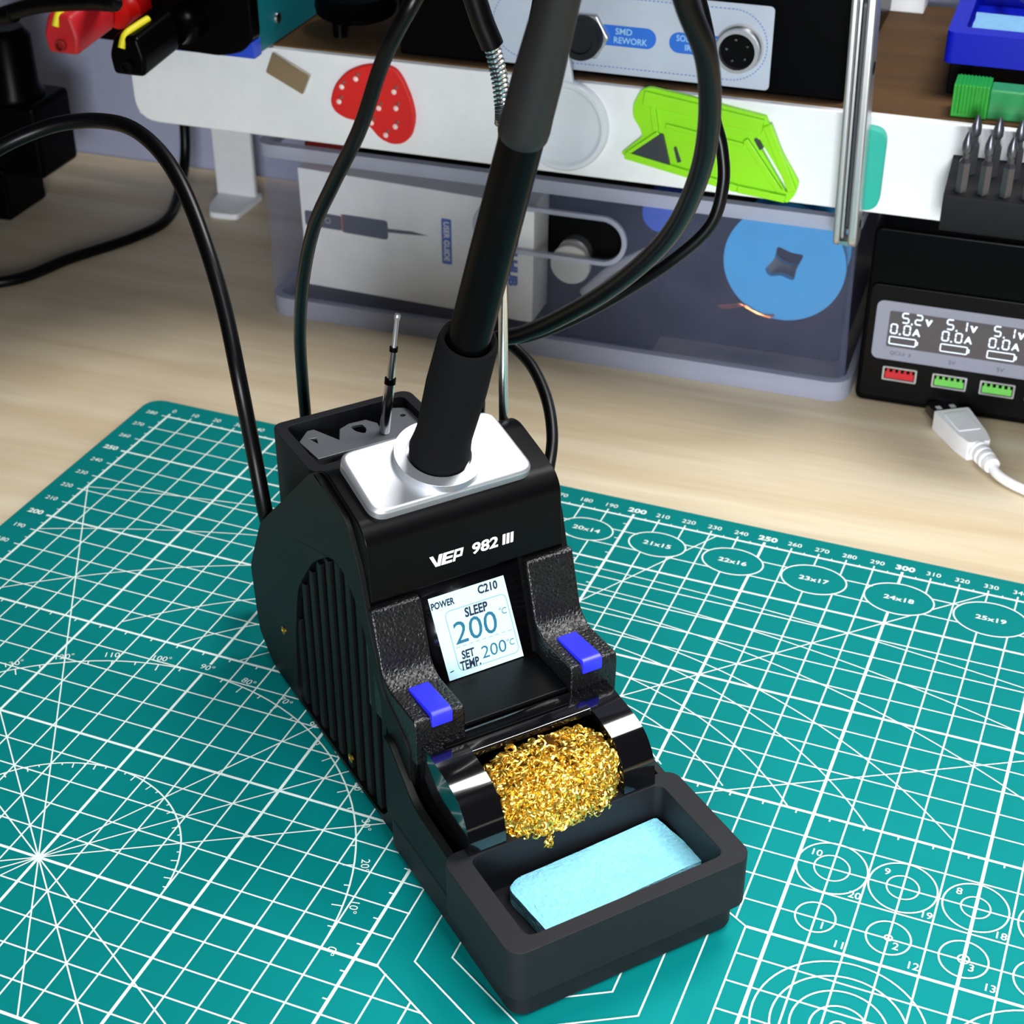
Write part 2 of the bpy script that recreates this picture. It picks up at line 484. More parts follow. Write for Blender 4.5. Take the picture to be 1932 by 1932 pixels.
for R, y0 in ((920, 244.4), (500, 232.8), (300, 223), (196, 212.6), (150, 205), (120, 193.4), (100, 182.2), (75, 174.8)):
    pts = []
    for i in range(-200, 201, 4):
        if abs(i) > R: continue
        y = y0-(R-math.sqrt(R*R-i*i))
        if y >= 150: pts.append((200+i, y))
    ribbon(bm, pts, 0.45, F)
def arc(cx, cy, R, a0, a1, wd):
    n = max(8, int((a1-a0)/3)); ribbon(bm, [(cx+R*math.cos(math.radians(a0+(a1-a0)*i/n)), cy+R*math.sin(math.radians(a0+(a1-a0)*i/n))) for i in range(n+1)], wd, F)
arc(100, 50, 90, 0, 180, 0.5); arc(100, 50, 40, 0, 180, 0.5)
for a in range(0, 181, 5):
    t = math.radians(a); c, s = math.cos(t), math.sin(t)
    l = 3.2 if a % 10 == 0 else 1.6
    ribbon(bm, [(100+90*c, 50+90*s), (100+(90-l)*c, 50+(90-l)*s)], 0.42, F)
    l = 2.2 if a % 10 == 0 else 1.0
    ribbon(bm, [(100+40*c, 50+40*s), (100+(40-l)*c, 50+(40-l)*s)], 0.4, F)
    if a % 10 == 0:
        text(bm, '%d°' % a, 2.6, F, rot=a-90, at=(100+93.2*c, 50+93.2*s), xs=1.05)
for a, b, p, q in ELL:
    ribbon(bm, circ(a, b, p/2, 48, q/2), 0.55, F, True)
    text(bm, '%dx%d' % (p, q), 2.5, F, at=(a, b), bold=0.018, xs=1.25)
for i, (x, dn) in enumerate(((310, 10), (330, 9), (350, 8), (370, 7), (390, 6))):
    ribbon(bm, circ(x, 130.2, dn/2, 36), 0.45, F, True); ribbon(bm, circ(x, 130.2, (dn+10)/2, 44), 0.5, F, True)
    text(bm, str(dn), 2.6, F, at=(x-5.2, 134.8), bold=0.012); text(bm, str(dn+10), 2.6, F, at=(x+8.2, 122.3), bold=0.012)
    k = i+1
    ribbon(bm, circ(x, 110.3, (k+10)/2, 36), 0.5, F, True)
    if k > 1: ribbon(bm, circ(x, 110.3, k/2, 20), 0.45, F, True)
    text(bm, str(k), 2.6, F, at=(x+2.4, 108), bold=0.012); text(bm, str(k+10), 2.6, F, at=(x+8.2, 102.9), bold=0.012)
for R in (22.5, 17.5, 12.5, 7.5, 2.5): ribbon(bm, circ(324.5, 75, R, 60), 0.5, F, True)
for R in (25, 20, 15, 10, 5): ribbon(bm, circ(375, 75, R, 60), 0.5, F, True)
for R in (50, 40, 30, 20, 10): ribbon(bm, hexpt(R), 0.5, F, True)
for x in range(0, 411, 10):
    b = x % 50 == 0 and x > 0
    text(bm, str(x), 3.0 if b else 2.4, F, at=(x+0.6, 284.8), bold=0.035 if b else 0.008, xs=1.2 if b else 1.05)
for y in range(0, 281, 10):
    b = y % 50 == 0 and y > 0
    text(bm, str(y), 2.8 if b else 2.3, F, at=(-7.6, y+0.6), bold=0.035 if b else 0.008, xs=1.15 if b else 1.05)
text(bm, '90', 2.6, F, at=(188.3, 246.6), rot=-20)
link('printed_grid', bm, 'ink', cm, smooth=None, label='white printed grid, rulers and protractor')

# ------------------------------------------------------------------ soldering station
stn = thing('soldering_station', ST, (34, 85, 0), 'black desktop soldering station with a small lit screen and two blue buttons on the mat', 'soldering station')
UL, UR = 4.2, 63.8
# main housing: side profile (v, z)
prof = rpoly([(64, 1.5), (167, 1.5), (177.5, 9), (180, 33), (166.5, 57), (120.5, 100.2), (113, 104), (91.5, 98.6), (88.3, 95), (86.6, 76.5), (89.2, 75), (79.6, 46.6), (62, 46.6), (62, 38), (64, 30)],
             [0, 4, 3, 4, 3, 5, 5, 3, 3, 0.5, 0.5, 0.5, 1, 0.5, 0], 5)
bm = BM(); prism(bm, prof, 'x', UL, UR)
body = link('housing', bm, 'hood', stn, bevel=1.0, seg=3)
# printed name on the hood
nrm = Vector((0, -18.5, 1.7)).normalized()
def HT(x, y): return Vector((x, 88.3+(y-95)*1.7/18.5, y)) + nrm*0.15
bm = BM()
# the slanted maker's mark, built from bars
def bar(pts): flat(bm, pts, HT)
sh = 0.26
def sk(x, y): return (x+(y-81.7)*sh, y)
x0, hgt = 23.8, 3.5
def q(a, b, c, e): bar([sk(x0+a, 81.7+b*hgt), sk(x0+c, 81.7+b*hgt), sk(x0+c, 81.7+e*hgt), sk(x0+a, 81.7+e*hgt)])
bar([(x0-1.6, 85.2), (x0-0.5, 85.2), (x0+1.0, 81.7), (x0+0.05, 81.7)])
q(0.4, 0, 1.5, 1); q(1.75, 0, 2.9, 1); q(2.9, 0, 5.0, .22); q(2.9, .4, 4.9, .6); q(2.9, .8, 5.0, 1)
q(5.25, 0, 6.0, 1); q(6.0, .8, 7.9, 1); q(6.0, .28, 7.8, .48); q(7.2, .28, 7.95, 1)
text(bm, '982', 3.5, HT, at=(39.2, 83.7), bold=0.03, wd=8.0, shear=0.1)
for i in range(3): u_ = 44.5+i*1.25; bar([(u_, 82.1), (u_+0.9, 82.1), (u_+1.2, 85.3), (u_+0.3, 85.3)])
link('maker_lettering', bm, 'paint', body, smooth=None, label='white maker lettering and model number')
# side panels with a sunk arch of upright ribs and brass screws
for side in (0, 1):
    def X(p, side=side): return p if not side else Vector((68-p.x, p.y, p.z))
    arch = rpoly([(82, 3.2), (146, 3.2), (143, 30), (138, 50), (124, 68), (110, 78.5), (101, 79), (92, 72), (84, 56), (76, 40), (72, 24)], 5, 4)
    outer = rpoly([(64, 1.5), (167, 1.5), (177.5, 9), (180, 33), (166.5, 57), (120, 100.4), (115, 101.8), (97, 97.5), (90, 86), (86, 72), (81, 60), (79, 52), (63, 44), (63, 30)], 3, 3)
    bm = BM(); prism(bm, outer, 'x', UL-1.6, UL, holes=[arch], fn=X)
    sp = link('side_panel', bm, 'blackside', stn, bevel=0.3, seg=2)
    n = 10
    for i in range(n):
        v0 = 78.5+i*6.8
        hit = []
        for k in range(len(arch)):
            a, b = arch[k], arch[(k+1) % len(arch)]
            vm = v0+1.4
            if (a[0]-vm)*(b[0]-vm) < 0: hit.append(a[1]+(b[1]-a[1])*(vm-a[0])/(b[0]-a[0]))
        if len(hit) < 2: continue
        bm = BM()
        A = box(bm, UL-1.1, UL+0.2, v0, v0+3.0, min(hit)+0.4, max(hit)-0.8)
        if side:
            for vv in bm.verts: vv.co = X(vv.co)
            bmesh.ops.reverse_faces(bm, faces=bm.faces)
        link('rib', bm, 'blackside', sp, bevel=0.35)
    for v0, z0 in ((153.5, 24), (104.5, 9)):
        bm = BM(); s = -1 if not side else 1
        lathe(bm, X(Vector((UL-1.4, v0, z0))), (s, 0, 0), [(0, 1.5), (0.5, 1.5), (0.75, 1.1), (0.75, 0.6), (0.35, 0.5)], 16)
        link('screw', bm, 'brass', sp)
# base with the low cheeks that hold the wool roll and the tray
bm = BM()
prism(bm, rrect(0.6, 69.4, 1.0, 76, 5, 6), 'z', 1.2, 12.5)
base = link('base', bm, 'rubber', stn, bevel=0.8)
for u0, u1 in ((0.8, 3.4), (66.6, 69.2)):
    bm = BM(); prism(bm, rpoly([(34, 12), (34, 26.5), (58, 28.5), (72, 40), (76, 40), (76, 12)], [0, 1.5, 4, 4, 0, 0], 4), 'x', u0, u1)
    link('cheek', bm, 'blackside', base, bevel=0.5)
for u0, v0 in ((8, 10), (60, 10), (10, 160), (58, 160)):
    bm = BM(); lathe(bm, (u0, v0, 0.02), (0, 0, 1), [(0, 4.2), (0.3, 4.6), (1.8, 4.6)], 20); link('rubber_foot', bm, 'rubber', stn)
# sponge tray
bm = BM()
out = rrect(-2.0, 70.2, -2.6, 36.4, 4.5, 6); inn = rrect(4.6, 63.8, 1.8, 32.6, 2.5, 5)
prism(bm, out, 'z', 12.4, 29.0, holes=[inn])
prism(bm, rrect(4.2, 64.2, 1.4, 33, 2.5, 5), 'z', 12.2, 13.4)
tray = link('sponge_tray', bm, 'rubber', stn, bevel=0.9, seg=3)
# wings beside the screen, moulded with a leather grain
for u0, u1, bx in ((3.2, 18.2, 8.0), (51.0, 66.0, 54.5)):
    wp = rpoly([(60, 40), (59.6, 52.5), (60.2, 55.0), (75.2, 54.6), (79.6, 57.5), (84.9, 75.0), (90, 75), (90, 40)], [0, 1, 1, 5, 5, 1, 0, 0], 5)
    cut = [(bx, 1), (bx+6, 1)]
    bm = BM(); prism(bm, wp, 'x', u0, u1)
    wg = link('wing', bm, 'grain', stn, bevel=0.6, seg=2, label='grained black wing beside the screen')
    bm = BM()
    prism(bm, rpoly([(59.0, 52.2), (58.9, 56.0), (60.3, 56.6), (73.6, 55.4), (73.6, 50)], [0.3, 0.6, 0.6, 0.3, 0], 3), 'x', bx, bx+6.1)
    link('button', bm, 'blue', wg, bevel=0.25, label='blue push button')
# screen
P0 = Vector((0, 79.2, 47.9)); P1 = Vector((0, 87.2, 71.6)); up = (P1-P0).normalized(); sn = Vector((0, -up.z, up.y))
def SC(x, y, lift=0.0): return Vector((x, 0, 0)) + P0 + up*y + sn*lift
bm = BM()
Aq = [(16.4, -2.2), (50.9, -2.2), (50.9, 29.5), (16.4, 29.5)]
f = lambda p, q_: SC(p[0]-1.0, p[1], q_)
A = [bm.verts.new(SC(x-1, y, -0.8)) for x, y in Aq]; B = [bm.verts.new(SC(x-1, y, 0.1)) for x, y in Aq]
bm.faces.new(A); bm.faces.new(B)
for i in range(4): bm.faces.new([A[i], A[(i+1) % 4], B[(i+1) % 4], B[i]])
bmesh.ops.recalc_face_normals(bm, faces=bm.faces)
scr = link('screen', bm, 'glassblk', stn, smooth=None, label='black glass panel with a lit square display')
L = lambda k: (lambda x, y: SC(x, y, k))
bm = BM(); flat(bm, [(23.3, 0), (46.9, 0), (44.8, 25.1), (21.2, 25.1)], L(0.16))
link('display', bm, 'lcd', scr, smooth=None, label='pale backlit display reading 200 degrees and sleep')
bm = BM(); G = L(0.22)
text(bm, 'POWER', 2.1, G, at=(25.3, 22.5), bold=0.035, wd=7.2); text(bm, 'C210', 2.6, G, at=(39.4, 23.2), bold=0.035, wd=6.2)
text(bm, 'SLEEP', 2.9, G, at=(34.9, 18.0), bold=0.035, wd=7.2)
text(bm, 'SET', 2.6, G, at=(30.2, 6.2), bold=0.035, wd=4.0); text(bm, 'TEMP.', 2.8, G, at=(30.4, 3.1), bold=0.035, wd=6.4)
ribbon(bm, [(23.9, 2.4), (25.1, 2.6)], 0.3, G)
link('caption_lettering', bm, 'lcddark', scr, smooth=None)
bm = BM()
text(bm, '200', 6.6, G, at=(33.8, 12.9), wd=13.4, bold=0.002); text(bm, '200', 3.7, G, at=(38.2, 5.0), wd=7.8)
for (x, y, h) in ((43.2, 15.0, 1.9), (44.0, 5.3, 1.9)):
    text(bm, 'C', h, G, at=(x, y), xs=0.9); ribbon(bm, circ(x-1.2, y+h*0.45, 0.28, 12), 0.14, G, True)
link('temperature_digits', bm, 'lcdteal', scr, smooth=None)
bm = BM(); Gl = L(0.2)
ribbon(bm, [(x-1.6*(y-1.7)/18.2, y) for x, y in rrect(26.9, 45.9, 1.7, 19.9, 1.6, 6)], 0.2, Gl, True)
for i in range(9): ribbon(bm, [(27.0+i*2.05, 8.8), (28.2+i*2.05, 8.8)], 0.18, Gl)
link('frame_line', bm, 'lcdline', scr, smooth=None)
# ledge lip under the screen
bm = BM(); box(bm, 18.3, 50.9, 61.2, 80, 45.4, 47.6)
link('ledge', bm, 'hood', stn, bevel=0.5)
# roll holder for the brass wool: two end drums and the back sheet
bp = rpoly([(62, 39), (61, 47.0), (46, 45.6), (39, 43.6), (34.6, 38.5), (33.2, 32.5), (33.2, 13), (62, 13)], [0, 2, 6, 6, 5, 3, 0, 0], 6)
bk = rpoly([(62, 39), (61, 47.0), (51.5, 46.2), (51.0, 44.4), (57, 43), (58, 13), (62, 13)], [0, 2, 0.5, 0.5, 1, 0, 0], 4)
bm = BM()
prism(bm, bp, 'x', 5.0, 16.0); prism(bm, bp, 'x', 52.6, 62.5); prism(bm, bk, 'x', 16.0, 52.6); box(bm, 16, 52.6, 33.2, 58, 13, 21)
wh = link('wool_holder', bm, 'gloss', stn, bevel=0.4, seg=2, label='glossy black roll holder open at the front')
bm = BM(); box(bm, 10, 48, 55.5, 57.2, 46.3, 47.1); link('slot_bar', bm, 'black', wh, bevel=0.2)
# tip box at the back with the notched steel plate
bm = BM()
prism(bm, rrect(11.0, 57.4, 140.5, 172.6, 3.5, 5), 'z', 40, 86.3, holes=[rrect(14.6, 54.0, 143.6, 169.4, 2, 4)])
prism(bm, rrect(13.5, 55, 142.5, 170.5, 2, 4), 'z', 40, 74)
tb = link('tip_box', bm, 'rubber', stn, bevel=0.8, seg=3)
pl = [(17.4, 151.6), (16.4, 163.4), (21.0, 168.3), (23.2, 168.2), (27.5, 158.7), (30.2, 164.6), (34, 166.3), (39.6, 166.0), (41.9, 162.4), (41.0, 157.4), (43.0, 157.0), (46.4, 166.8), (49.9, 168.6), (53.3, 167.0), (55.3, 163.0), (54.2, 157), (50, 151.6)]
bm = BM(); prism(bm, pl, 'z', 82.6, 83.5, holes=[[(19.8, 163.6), (21.9, 163.2), (21.0, 159.8)], rpoly([(33.6, 164.4), (37.3, 164.4), (37.6, 161), (36.0, 158.4), (34.0, 161)], 1.0, 4), circ(50.8, 163.0, 0.9, 14)])
link('tip_puller_plate', bm, 'greysteel', tb, bevel=0.12, label='grey steel plate with notches and holes')
# holder plate with its ring
t = math.radians(17); c0 = Vector((33.2, 102.6, 102.2)); ey = Vector((0, math.cos(t), math.sin(t))); ez = Vector((0, -math.sin(t), math.cos(t)))
def HP(p): return c0+Vector((p.x, 0, 0))+ey*p.y+ez*p.z
bm = BM(); prism(bm, rpoly([(-25.0, -11.6), (24.2, -11.6), (22.6, 13.6), (-25.2, 12.4)], 4.6, 7), 'z', -3.5, 2.6, fn=HP)
hp = link('iron_rest', bm, 'silver', stn, bevel=1.3, seg=4, smooth=50, label='silver plate with a raised ring for the iron')
bm = BM(); prism(bm, circ(0, 0.9, 12.4, 56), 'z', 2.5, 5.0, holes=[circ(0, 0.9, 9.0, 56)], fn=HP)
link('ring', bm, 'silver', hp, bevel=0.5, seg=3)
# upright cord support with its spring
sp0 = ST.l(view(949, 205, 439)); sp1 = ST.l(view(941, 140, 436)); sp2 = ST.l(view(925, 76, 432)); sp3 = ST.l(view(905, 25, 428)); sp4 = ST.l(view(884, -60, 421)); sp5 = ST.l(view(886, -200, 408))
bm = BM(); tube(bm, [(63.9, 121.6, 40), (63.9, 121.6, 110), (63.9, 121.4, 170), sp0], 1.4, 14); rod = link('cord_support', bm, 'chrome', stn, label='thin upright metal rod with a spring for the cord')
path = smooth_path([sp0-Vector((0, 0, 4)), sp0, sp1, sp2], 40)
bm = BM(); hel = []; turns = 24; N = len(path)
for i in range(turns*14+1):
    f_ = i/(turns*14)*(N-1.001); k = int(f_); p = path[k].lerp(path[k+1], f_-k); d_ = (path[k+1]-path[k]); x_, y_ = frame_of(d_)
    a_ = 2*PI*i/14; hel.append(p+(x_*math.cos(a_)+y_*math.sin(a_))*1.85)
tube(bm, hel, 0.48, 6, 0); link('spring', bm, 'chrome', rod)
bm = BM(); tube(bm, [sp0-Vector((0, 0, 4)), sp0, sp1, sp2], 1.5, 10); link('spring_core', bm, 'greysteel', rod)
bm = BM(); tube(bm, [sp2-(sp3-sp2).normalized()*1.5, sp2, sp3, sp4, sp5], 3.0, 18); link('sleeve', bm, 'cable', rod)

# the iron standing in the ring
t = math.radians(23.6); ax = Vector((0, -math.sin(t), math.cos(t))); b0 = HP(Vector((0.0, 1.05, 3.05)))
iron = thing('soldering_iron', ST, tuple(b0), 'black soldering iron standing upright in the ring of the silver plate', 'soldering iron')
bm = BM(); lathe(bm, b0, ax, [(0.6, 7.0), (1.0, 8.1), (3.5, 8.5), (7, 8.0), (11, 7.65), (18, 7.8), (30, 8.1), (42, 7.85), (47, 7.75), (49, 7.3), (49.5, 6.6), (48.7, 6.1), (45.5, 5.9)], 48)
link('grip', bm, 'foam', iron, label='black foam grip')
bm = BM(); lathe(bm, b0, ax, [(44.5, 5.7), (46.5, 5.75), (47.7, 5.4), (80, 5.35), (117, 5.1), (120, 5.1)], 40); link('handle', bm, 'black', iron)
bm = BM(); lathe(bm, b0, ax, [(116.3, 5.2), (117.2, 5.65), (119, 5.75), (123, 5.6), (132, 5.45), (143, 5.0), (156, 4.5), (175, 3.7), (186, 3.0)], 40); link('strain_relief', bm, 'sleeve', iron)
top = ST.w(b0+ax*184)
cordpts = [top, ST.w(b0+ax*205), ST.w(b0+ax*222)+Vector((14, -2, 4)), view(1195, -480, 318), view(1255, -160, 322), view(1293, 0, 334), view(1333, 110, 347), view(1338, 230, 366), view(1316, 340, 388), view(1262, 445, 418), view(1165, 535, 452), view(1060, 598, 484), view(985, 630, 504), view(930, 642, 515), view(890, 672, 518), view(864, 730, 514), ST.w((58, 128, 106)), ST.w((58, 127.4, 98.8))]
bm = BM(); tube(bm, [ST.l(p) for p in cordpts], 2.5, 16, 8); link('cord', bm, 'cable', iron, label='thick black cord looping down to the right')

# tip standing in the tip box, sponge, brass wool
tp = thing('soldering_tip', ST, (41.7, 156, 83.5), 'slim steel soldering tip with black bands, standing in the box behind the silver plate', 'soldering tip')
ta = Vector((41.7, 156, 86.2)); tz = Vector((47.3, 156, 121.9)); td = tz-ta; ta = ta-td.normalized()*2.6
for nm, mt, pr_ in (('body', 'chrome', [(0, 1.5), (0.5, 1.7), (16.8, 1.6)]), ('band', 'black', [(16.4, 1.75), (18.2, 1.75)]), ('sleeve', 'chrome', [(18.0, 1.25), (27.2, 1.15)]), ('band', 'black', [(27.0, 1.3), (28.4, 1.3)]), ('rod', 'steel', [(28.2, 0.75), (36.8, 0.7), (37.8, 0.95), (38.4, 1.0), (38.9, 0.8), (38.9, 0.4), (38.2, 0.35)])):
    bm = BM(); lathe(bm, ta, td, pr_, 20); link(nm, bm, mt, tp)
bm = BM()
pts = [(13.6, 27.6), (17.2, 29.8), (62.3, 31.3), (64.9, 11.5), (15.0, 9.4)]
prism(bm, rpoly(pts, [1.5, 1.5, 1, 1, 1.2], 3), 'z', 13.6, 18.2)
bmesh.ops.triangulate(bm, faces=[f for f in bm.faces if len(f.verts) > 4]); bmesh.ops.subdivide_edges(bm, edges=bm.edges, cuts=6, use_grid_fill=True)
for v in bm.verts:
    if v.co.z > 18: v.co.z += random.uniform(-0.12, 0.12)
    else: v.co.x += random.uniform(-0.12, 0.12); v.co.y += random.uniform(-0.12, 0.12)
spg = link('sponge', bm, 'sponge', fr=ST, o=(39, 20, 13.6), smooth=25); tag(spg, 'light blue damp sponge lying in the black tray at the front of the station', 'sponge')

wool = thing('brass_wool', ST, (34.5, 42, 21), 'curly golden brass wool stuffed in the glossy roll holder above the sponge', 'brass wool')
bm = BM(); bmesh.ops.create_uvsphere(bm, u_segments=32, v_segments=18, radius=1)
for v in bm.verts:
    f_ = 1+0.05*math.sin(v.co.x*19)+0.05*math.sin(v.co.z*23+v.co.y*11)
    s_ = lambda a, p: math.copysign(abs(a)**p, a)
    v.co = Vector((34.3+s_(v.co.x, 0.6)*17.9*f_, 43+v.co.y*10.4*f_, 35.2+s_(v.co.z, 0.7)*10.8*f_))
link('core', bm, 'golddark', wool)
bm = BM()
def curl(c, n, r, wr, turns, pitch):
    x_, y_ = frame_of(n); P = []
    steps = int(turns*11)
    ph = random.uniform(0, 6.28)
    for i in range(steps+1):
        a_ = ph+2*PI*turns*i/steps; P.append(c+(x_*math.cos(a_)+y_*math.sin(a_))*r+n*pitch*(i/steps-0.5))
    tube(bm, P, wr, 4, 0)
for i in range(520):
    while True:
        d_ = Vector((random.gauss(0, 1), random.gauss(0, 1), random.gauss(0, 1))).normalized()
        if d_.z > 0.35 and d_.y < 0.6: break
    s_ = lambda a, p: math.copysign(abs(a)**p, a)
    k_ = random.uniform(0.93, 1.04)
    c_ = Vector((34.3+s_(d_.x, 0.6)*17.9*k_, 43+d_.y*10.4*k_, 35.2+s_(d_.z, 0.7)*10.8*k_))
    nn = (d_+Vector((random.gauss(0, .7), random.gauss(0, .7), random.gauss(0, .7)))).normalized()
    curl(c_, nn, random.uniform(0.6, 1.5), random.uniform(0.2, 0.34), random.uniform(1.1, 2.2), random.uniform(0.4, 1.6))
for i in range(1350):
    x_ = random.uniform(-17.9, 17.9); z_ = random.uniform(-11, 11.5)
    if abs(x_/17.9)**3+abs(z_/11.5)**3 > 1.05: continue
    dp_ = max(0.02, 1-abs(x_/18.4)**4)**0.4*max(0.02, 1-abs(z_/11.8)**4)**0.4
    c_ = Vector((34.3+x_, 43.5-10.9*dp_*random.uniform(0.93, 1.05), 35.2+z_))
    if c_.z < 23.5: continue
    nn = Vector((random.gauss(0, 1), random.gauss(-.5, 1), random.gauss(.3, 1))).normalized()
    curl(c_, nn, random.uniform(0.6, 1.5), random.uniform(0.2, 0.34), random.uniform(1.1, 2.2), random.uniform(0.4, 1.6))
for i in range(16):
    c_ = Vector((28.6+random.gauss(0, 0.9), 33.0+random.gauss(0, .5), 26.5-i*0.3)); curl(c_, Vector((random.gauss(0, 1), random.gauss(0, 1), random.gauss(0, 1))).normalized(), random.uniform(.6, 1.1), .2, 1.5, .8)
link('curls', bm, 'gold', wool, smooth=60)

# black cables of the station
def cable(name, pts, r, label, M='cable'):
    o = pts[-1]
    bm = BM(); tube(bm, [Vector(p) for p in pts], r, 14, 10)
    ob = link(name, bm, M, fr=MT, o=o); tag(ob, label, 'cable'); return ob
cable('cable', [view(884, -190, 398), view(842, -120, 380), view(786, -10, 376), view(745, 65, 383), view(716, 132, 393), view(678, 245, 410), view(628, 348, 433), view(592, 430, 455), view(572, 530, 485), view(566, 630, 515), view(571, 720, 538), view(577, 790, 548), view(582, 860, 552), ST.w((30, 190, 14)), ST.w((30, 187, 8)), ST.w((30, 182.5, 7))], 1.9, 'black cable hanging in front of the red magnet, dropping behind the tip box')
cable('cable', [view(915, -235, 402), view(985, -200, 436), view(1024, -80, 462), view(1006, 60, 476), view(972, 250, 496), view(940, 440, 516), view(926, 560, 528), view(938, 625, 534), view(966, 651, 535), view(1004, 692, 530), view(1032, 755, 522), view(1042, 825, 513), view(1034, 890, 504), view(1022, 950, 499), ST.w((69, 124, 24)), ST.w((69.5, 128, 2.2))], 1.85, 'black cable curving out from behind the iron to the right side of the station')
cable('cable', [view(940, -240, 432), view(1120, -235, 474), view(1280, -90, 498), view(1335, 60, 506), view(1344, 200, 512), view(1362, 280, 516), view(1364, 350, 520), view(1340, 425, 526), view(1270, 490, 534), view(1170, 555, 546), view(1080, 603, 553), view(1000, 634, 556), view(920, 648, 554), view(880, 660, 548)], 1.95, 'thinner black cable running close behind the thick iron cord')
cable('cable', [view(-60, 318, 528), view(0, 278, 531), view(60, 250, 532), view(120, 232, 531), view(190, 228, 529), view(250, 243, 526), view(305, 290, 520), view(350, 365, 514), view(392, 475, 508), view(425, 590, 506), view(452, 720, 506), view(478, 850, 514), view(505, 985, 523), view(530, 1050, 546), ST.w((14, 197, 28)), ST.w((17, 194, 10)), ST.w((24, 190, 2.7))], 2.45, 'thick black cable arching up at the left and down behind the station')

# ------------------------------------------------------------------ shelf over the desk
shf = thing('desk_shelf', BN, (100, 60, DESK), 'white desk shelf with a brown wooden top standing at the back of the desk', 'shelf')
FB = -9.0                                                    # its front face
bm = BM()
prism(bm, rpoly([(-62, 86.2), (420, 86.2), (420, 124.6), (-62, 124.6)], [11, 3, 3, 6], 6), 'y', FB, FB+2.4)
box(bm, -60, 418, FB+2.4, 136, 121.5, 124.6); box(bm, 416, 418, FB+2, 136, 88, 122)
prism(bm, rpoly([(FB+2.4, 88), (136, 88), (136, 124.6), (FB+2.4, 124.6)], [0, 8, 3, 0], 5), 'x', -61.8, -59.8)
link('shelf_frame', bm, 'white', shf, bevel=0.7, seg=3)
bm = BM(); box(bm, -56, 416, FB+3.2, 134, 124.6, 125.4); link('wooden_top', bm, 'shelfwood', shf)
for a0 in (-95, 384):
    bm = BM(); box(bm, a0+1, a0+23, 112, 115, 0.6, 110); 
    box(bm, a0+1, max(a0+23, -56) if a0 < 0 else a0+23, 112, 118, 100, 110)
    if a0 < 0: box(bm, a0+20, -55, 110, 130, 106, 121)
    lg = link('leg', bm, 'white', shf, bevel=0.4)
    bm = BM(); prism(bm, rpoly([(a0+1.5, 114), (a0+4, 97), (a0+9, 87), (a0+24, 88), (a0+25, 118), (a0+2, 118)], 3, 4), 'z', DESK+0.05, 1.2); link('foot', bm, 'white', lg, bevel=0.4)

# ------------------------------------------------------------------ translucent bin under the shelf and what is in it
TOP = 79.4
bn = thing('storage_bin', BN, (122, 60, DESK), 'long translucent plastic bin full of small parts, under the white shelf', 'storage bin')
bm = BM()
slot = rrect(92, 155.5, 46.5, 64.5, 8.8, 8)
prism(bm, rpoly([(-7.0, DESK+4), (252.5, DESK+4), (250.0, TOP-4), (-5.5, TOP-4)], [4, 4, 0, 0], 4), 'y', 0.0, 1.6, holes=[slot])
link('front_wall', bm, 'bin', bn, smooth=30)
bm = BM(); prism(bm, rpoly([(0, DESK+3), (128, DESK+3), (128, TOP-3), (0, TOP-3)], 3, 3), 'x', -6.8, -5.4); link('end_wall', bm, 'bin', bn)
bm = BM(); prism(bm, rpoly([(0, DESK+3), (128, DESK+3), (128, TOP-3), (0, TOP-3)], 3, 3), 'x', 249.6, 251.2); link('end_wall', bm, 'bin', bn)
bm = BM(); prism(bm, rrect(-6.5, 252, 0.8, 128, 6, 5), 'z', DESK+0.1, DESK+1.6); link('floor_panel', bm, 'bin', bn)
bm = BM(); prism(bm, rrect(-9.4, 254.6, -2.2, 130, 9, 6), 'z', DESK+0.1, DESK+9.0, holes=[rrect(-6.5, 252, 1.6, 126.5, 6, 6)]); link('base_rim', bm, 'binrim', bn, bevel=1.6, seg=3)
bm = BM(); prism(bm, rrect(-9.0, 252.0, -3.6, 131, 7, 6), 'z', TOP-5, TOP+0.8, holes=[rrect(-5.4, 249.4, 0.8, 127.5, 5, 6)]); link('top_rim', bm, 'binrim', bn, bevel=1.2, seg=3)
bm = BM(); prism(bm, rrect(90.0, 157.5, 44.5, 66.5, 10.8, 8), 'y', -1.6, 0.4, holes=[slot]); link('grip_slot', bm, 'binrim', bn, bevel=0.5, label='raised rim of the hand slot')

cd = thing('card_box', BN, (61, 12, 10), 'white printed box with a blue band lying behind the front wall of the translucent bin', 'box')
bm = BM(); prism(bm, [(8.2, 13.2), (115.2, 10.6), (116.0, 65.0), (7.4, 68.6)], 'y', 3.2, 24); link('carton', bm, 'card', cd, bevel=0.4)
def CF(x, y): return Vector((x, 3.05, y+ (61-x)*0.03))
def CG(x, y): return Vector((x, 2.98, y+ (61-x)*0.03))
bm = BM(); flat(bm, rrect(9.5, 27, 40.6, 47.6, 1, 3), CF); flat(bm, rpoly([(27.6, 40.0), (48, 40.0), (49, 41), (49, 48.2), (48, 49.0), (27.6, 48.6)], .6, 2), CF); flat(bm, [(49, 43.6), (60, 44.4), (68, 45.2), (60, 46.0), (49, 45.4)], CF)
pr_ = link('printed_pen', bm, 'printgrey', cd, smooth=None, label='grey soldering pen printed on the box')
bm = BM(); ribbon(bm, circ(20.5, 44.4, 1.2, 16), 0.4, CG, True); ribbon(bm, [(12, 44.2), (17, 44.2)], 1.0, CG); link('printed_logo', bm, 'printlight', cd, smooth=None)
bm = BM(); ribbon(bm, [(27.3, 40.4), (27.3, 48.6)], 0.7, CG); link('printed_ring', bm, 'printorange', cd, smooth=None)
bm = BM(); flat(bm, rrect(74.0, 78.6, 33.4, 54.6, .6, 3), CF); link('printed_band', bm, 'printblue', cd, smooth=None)
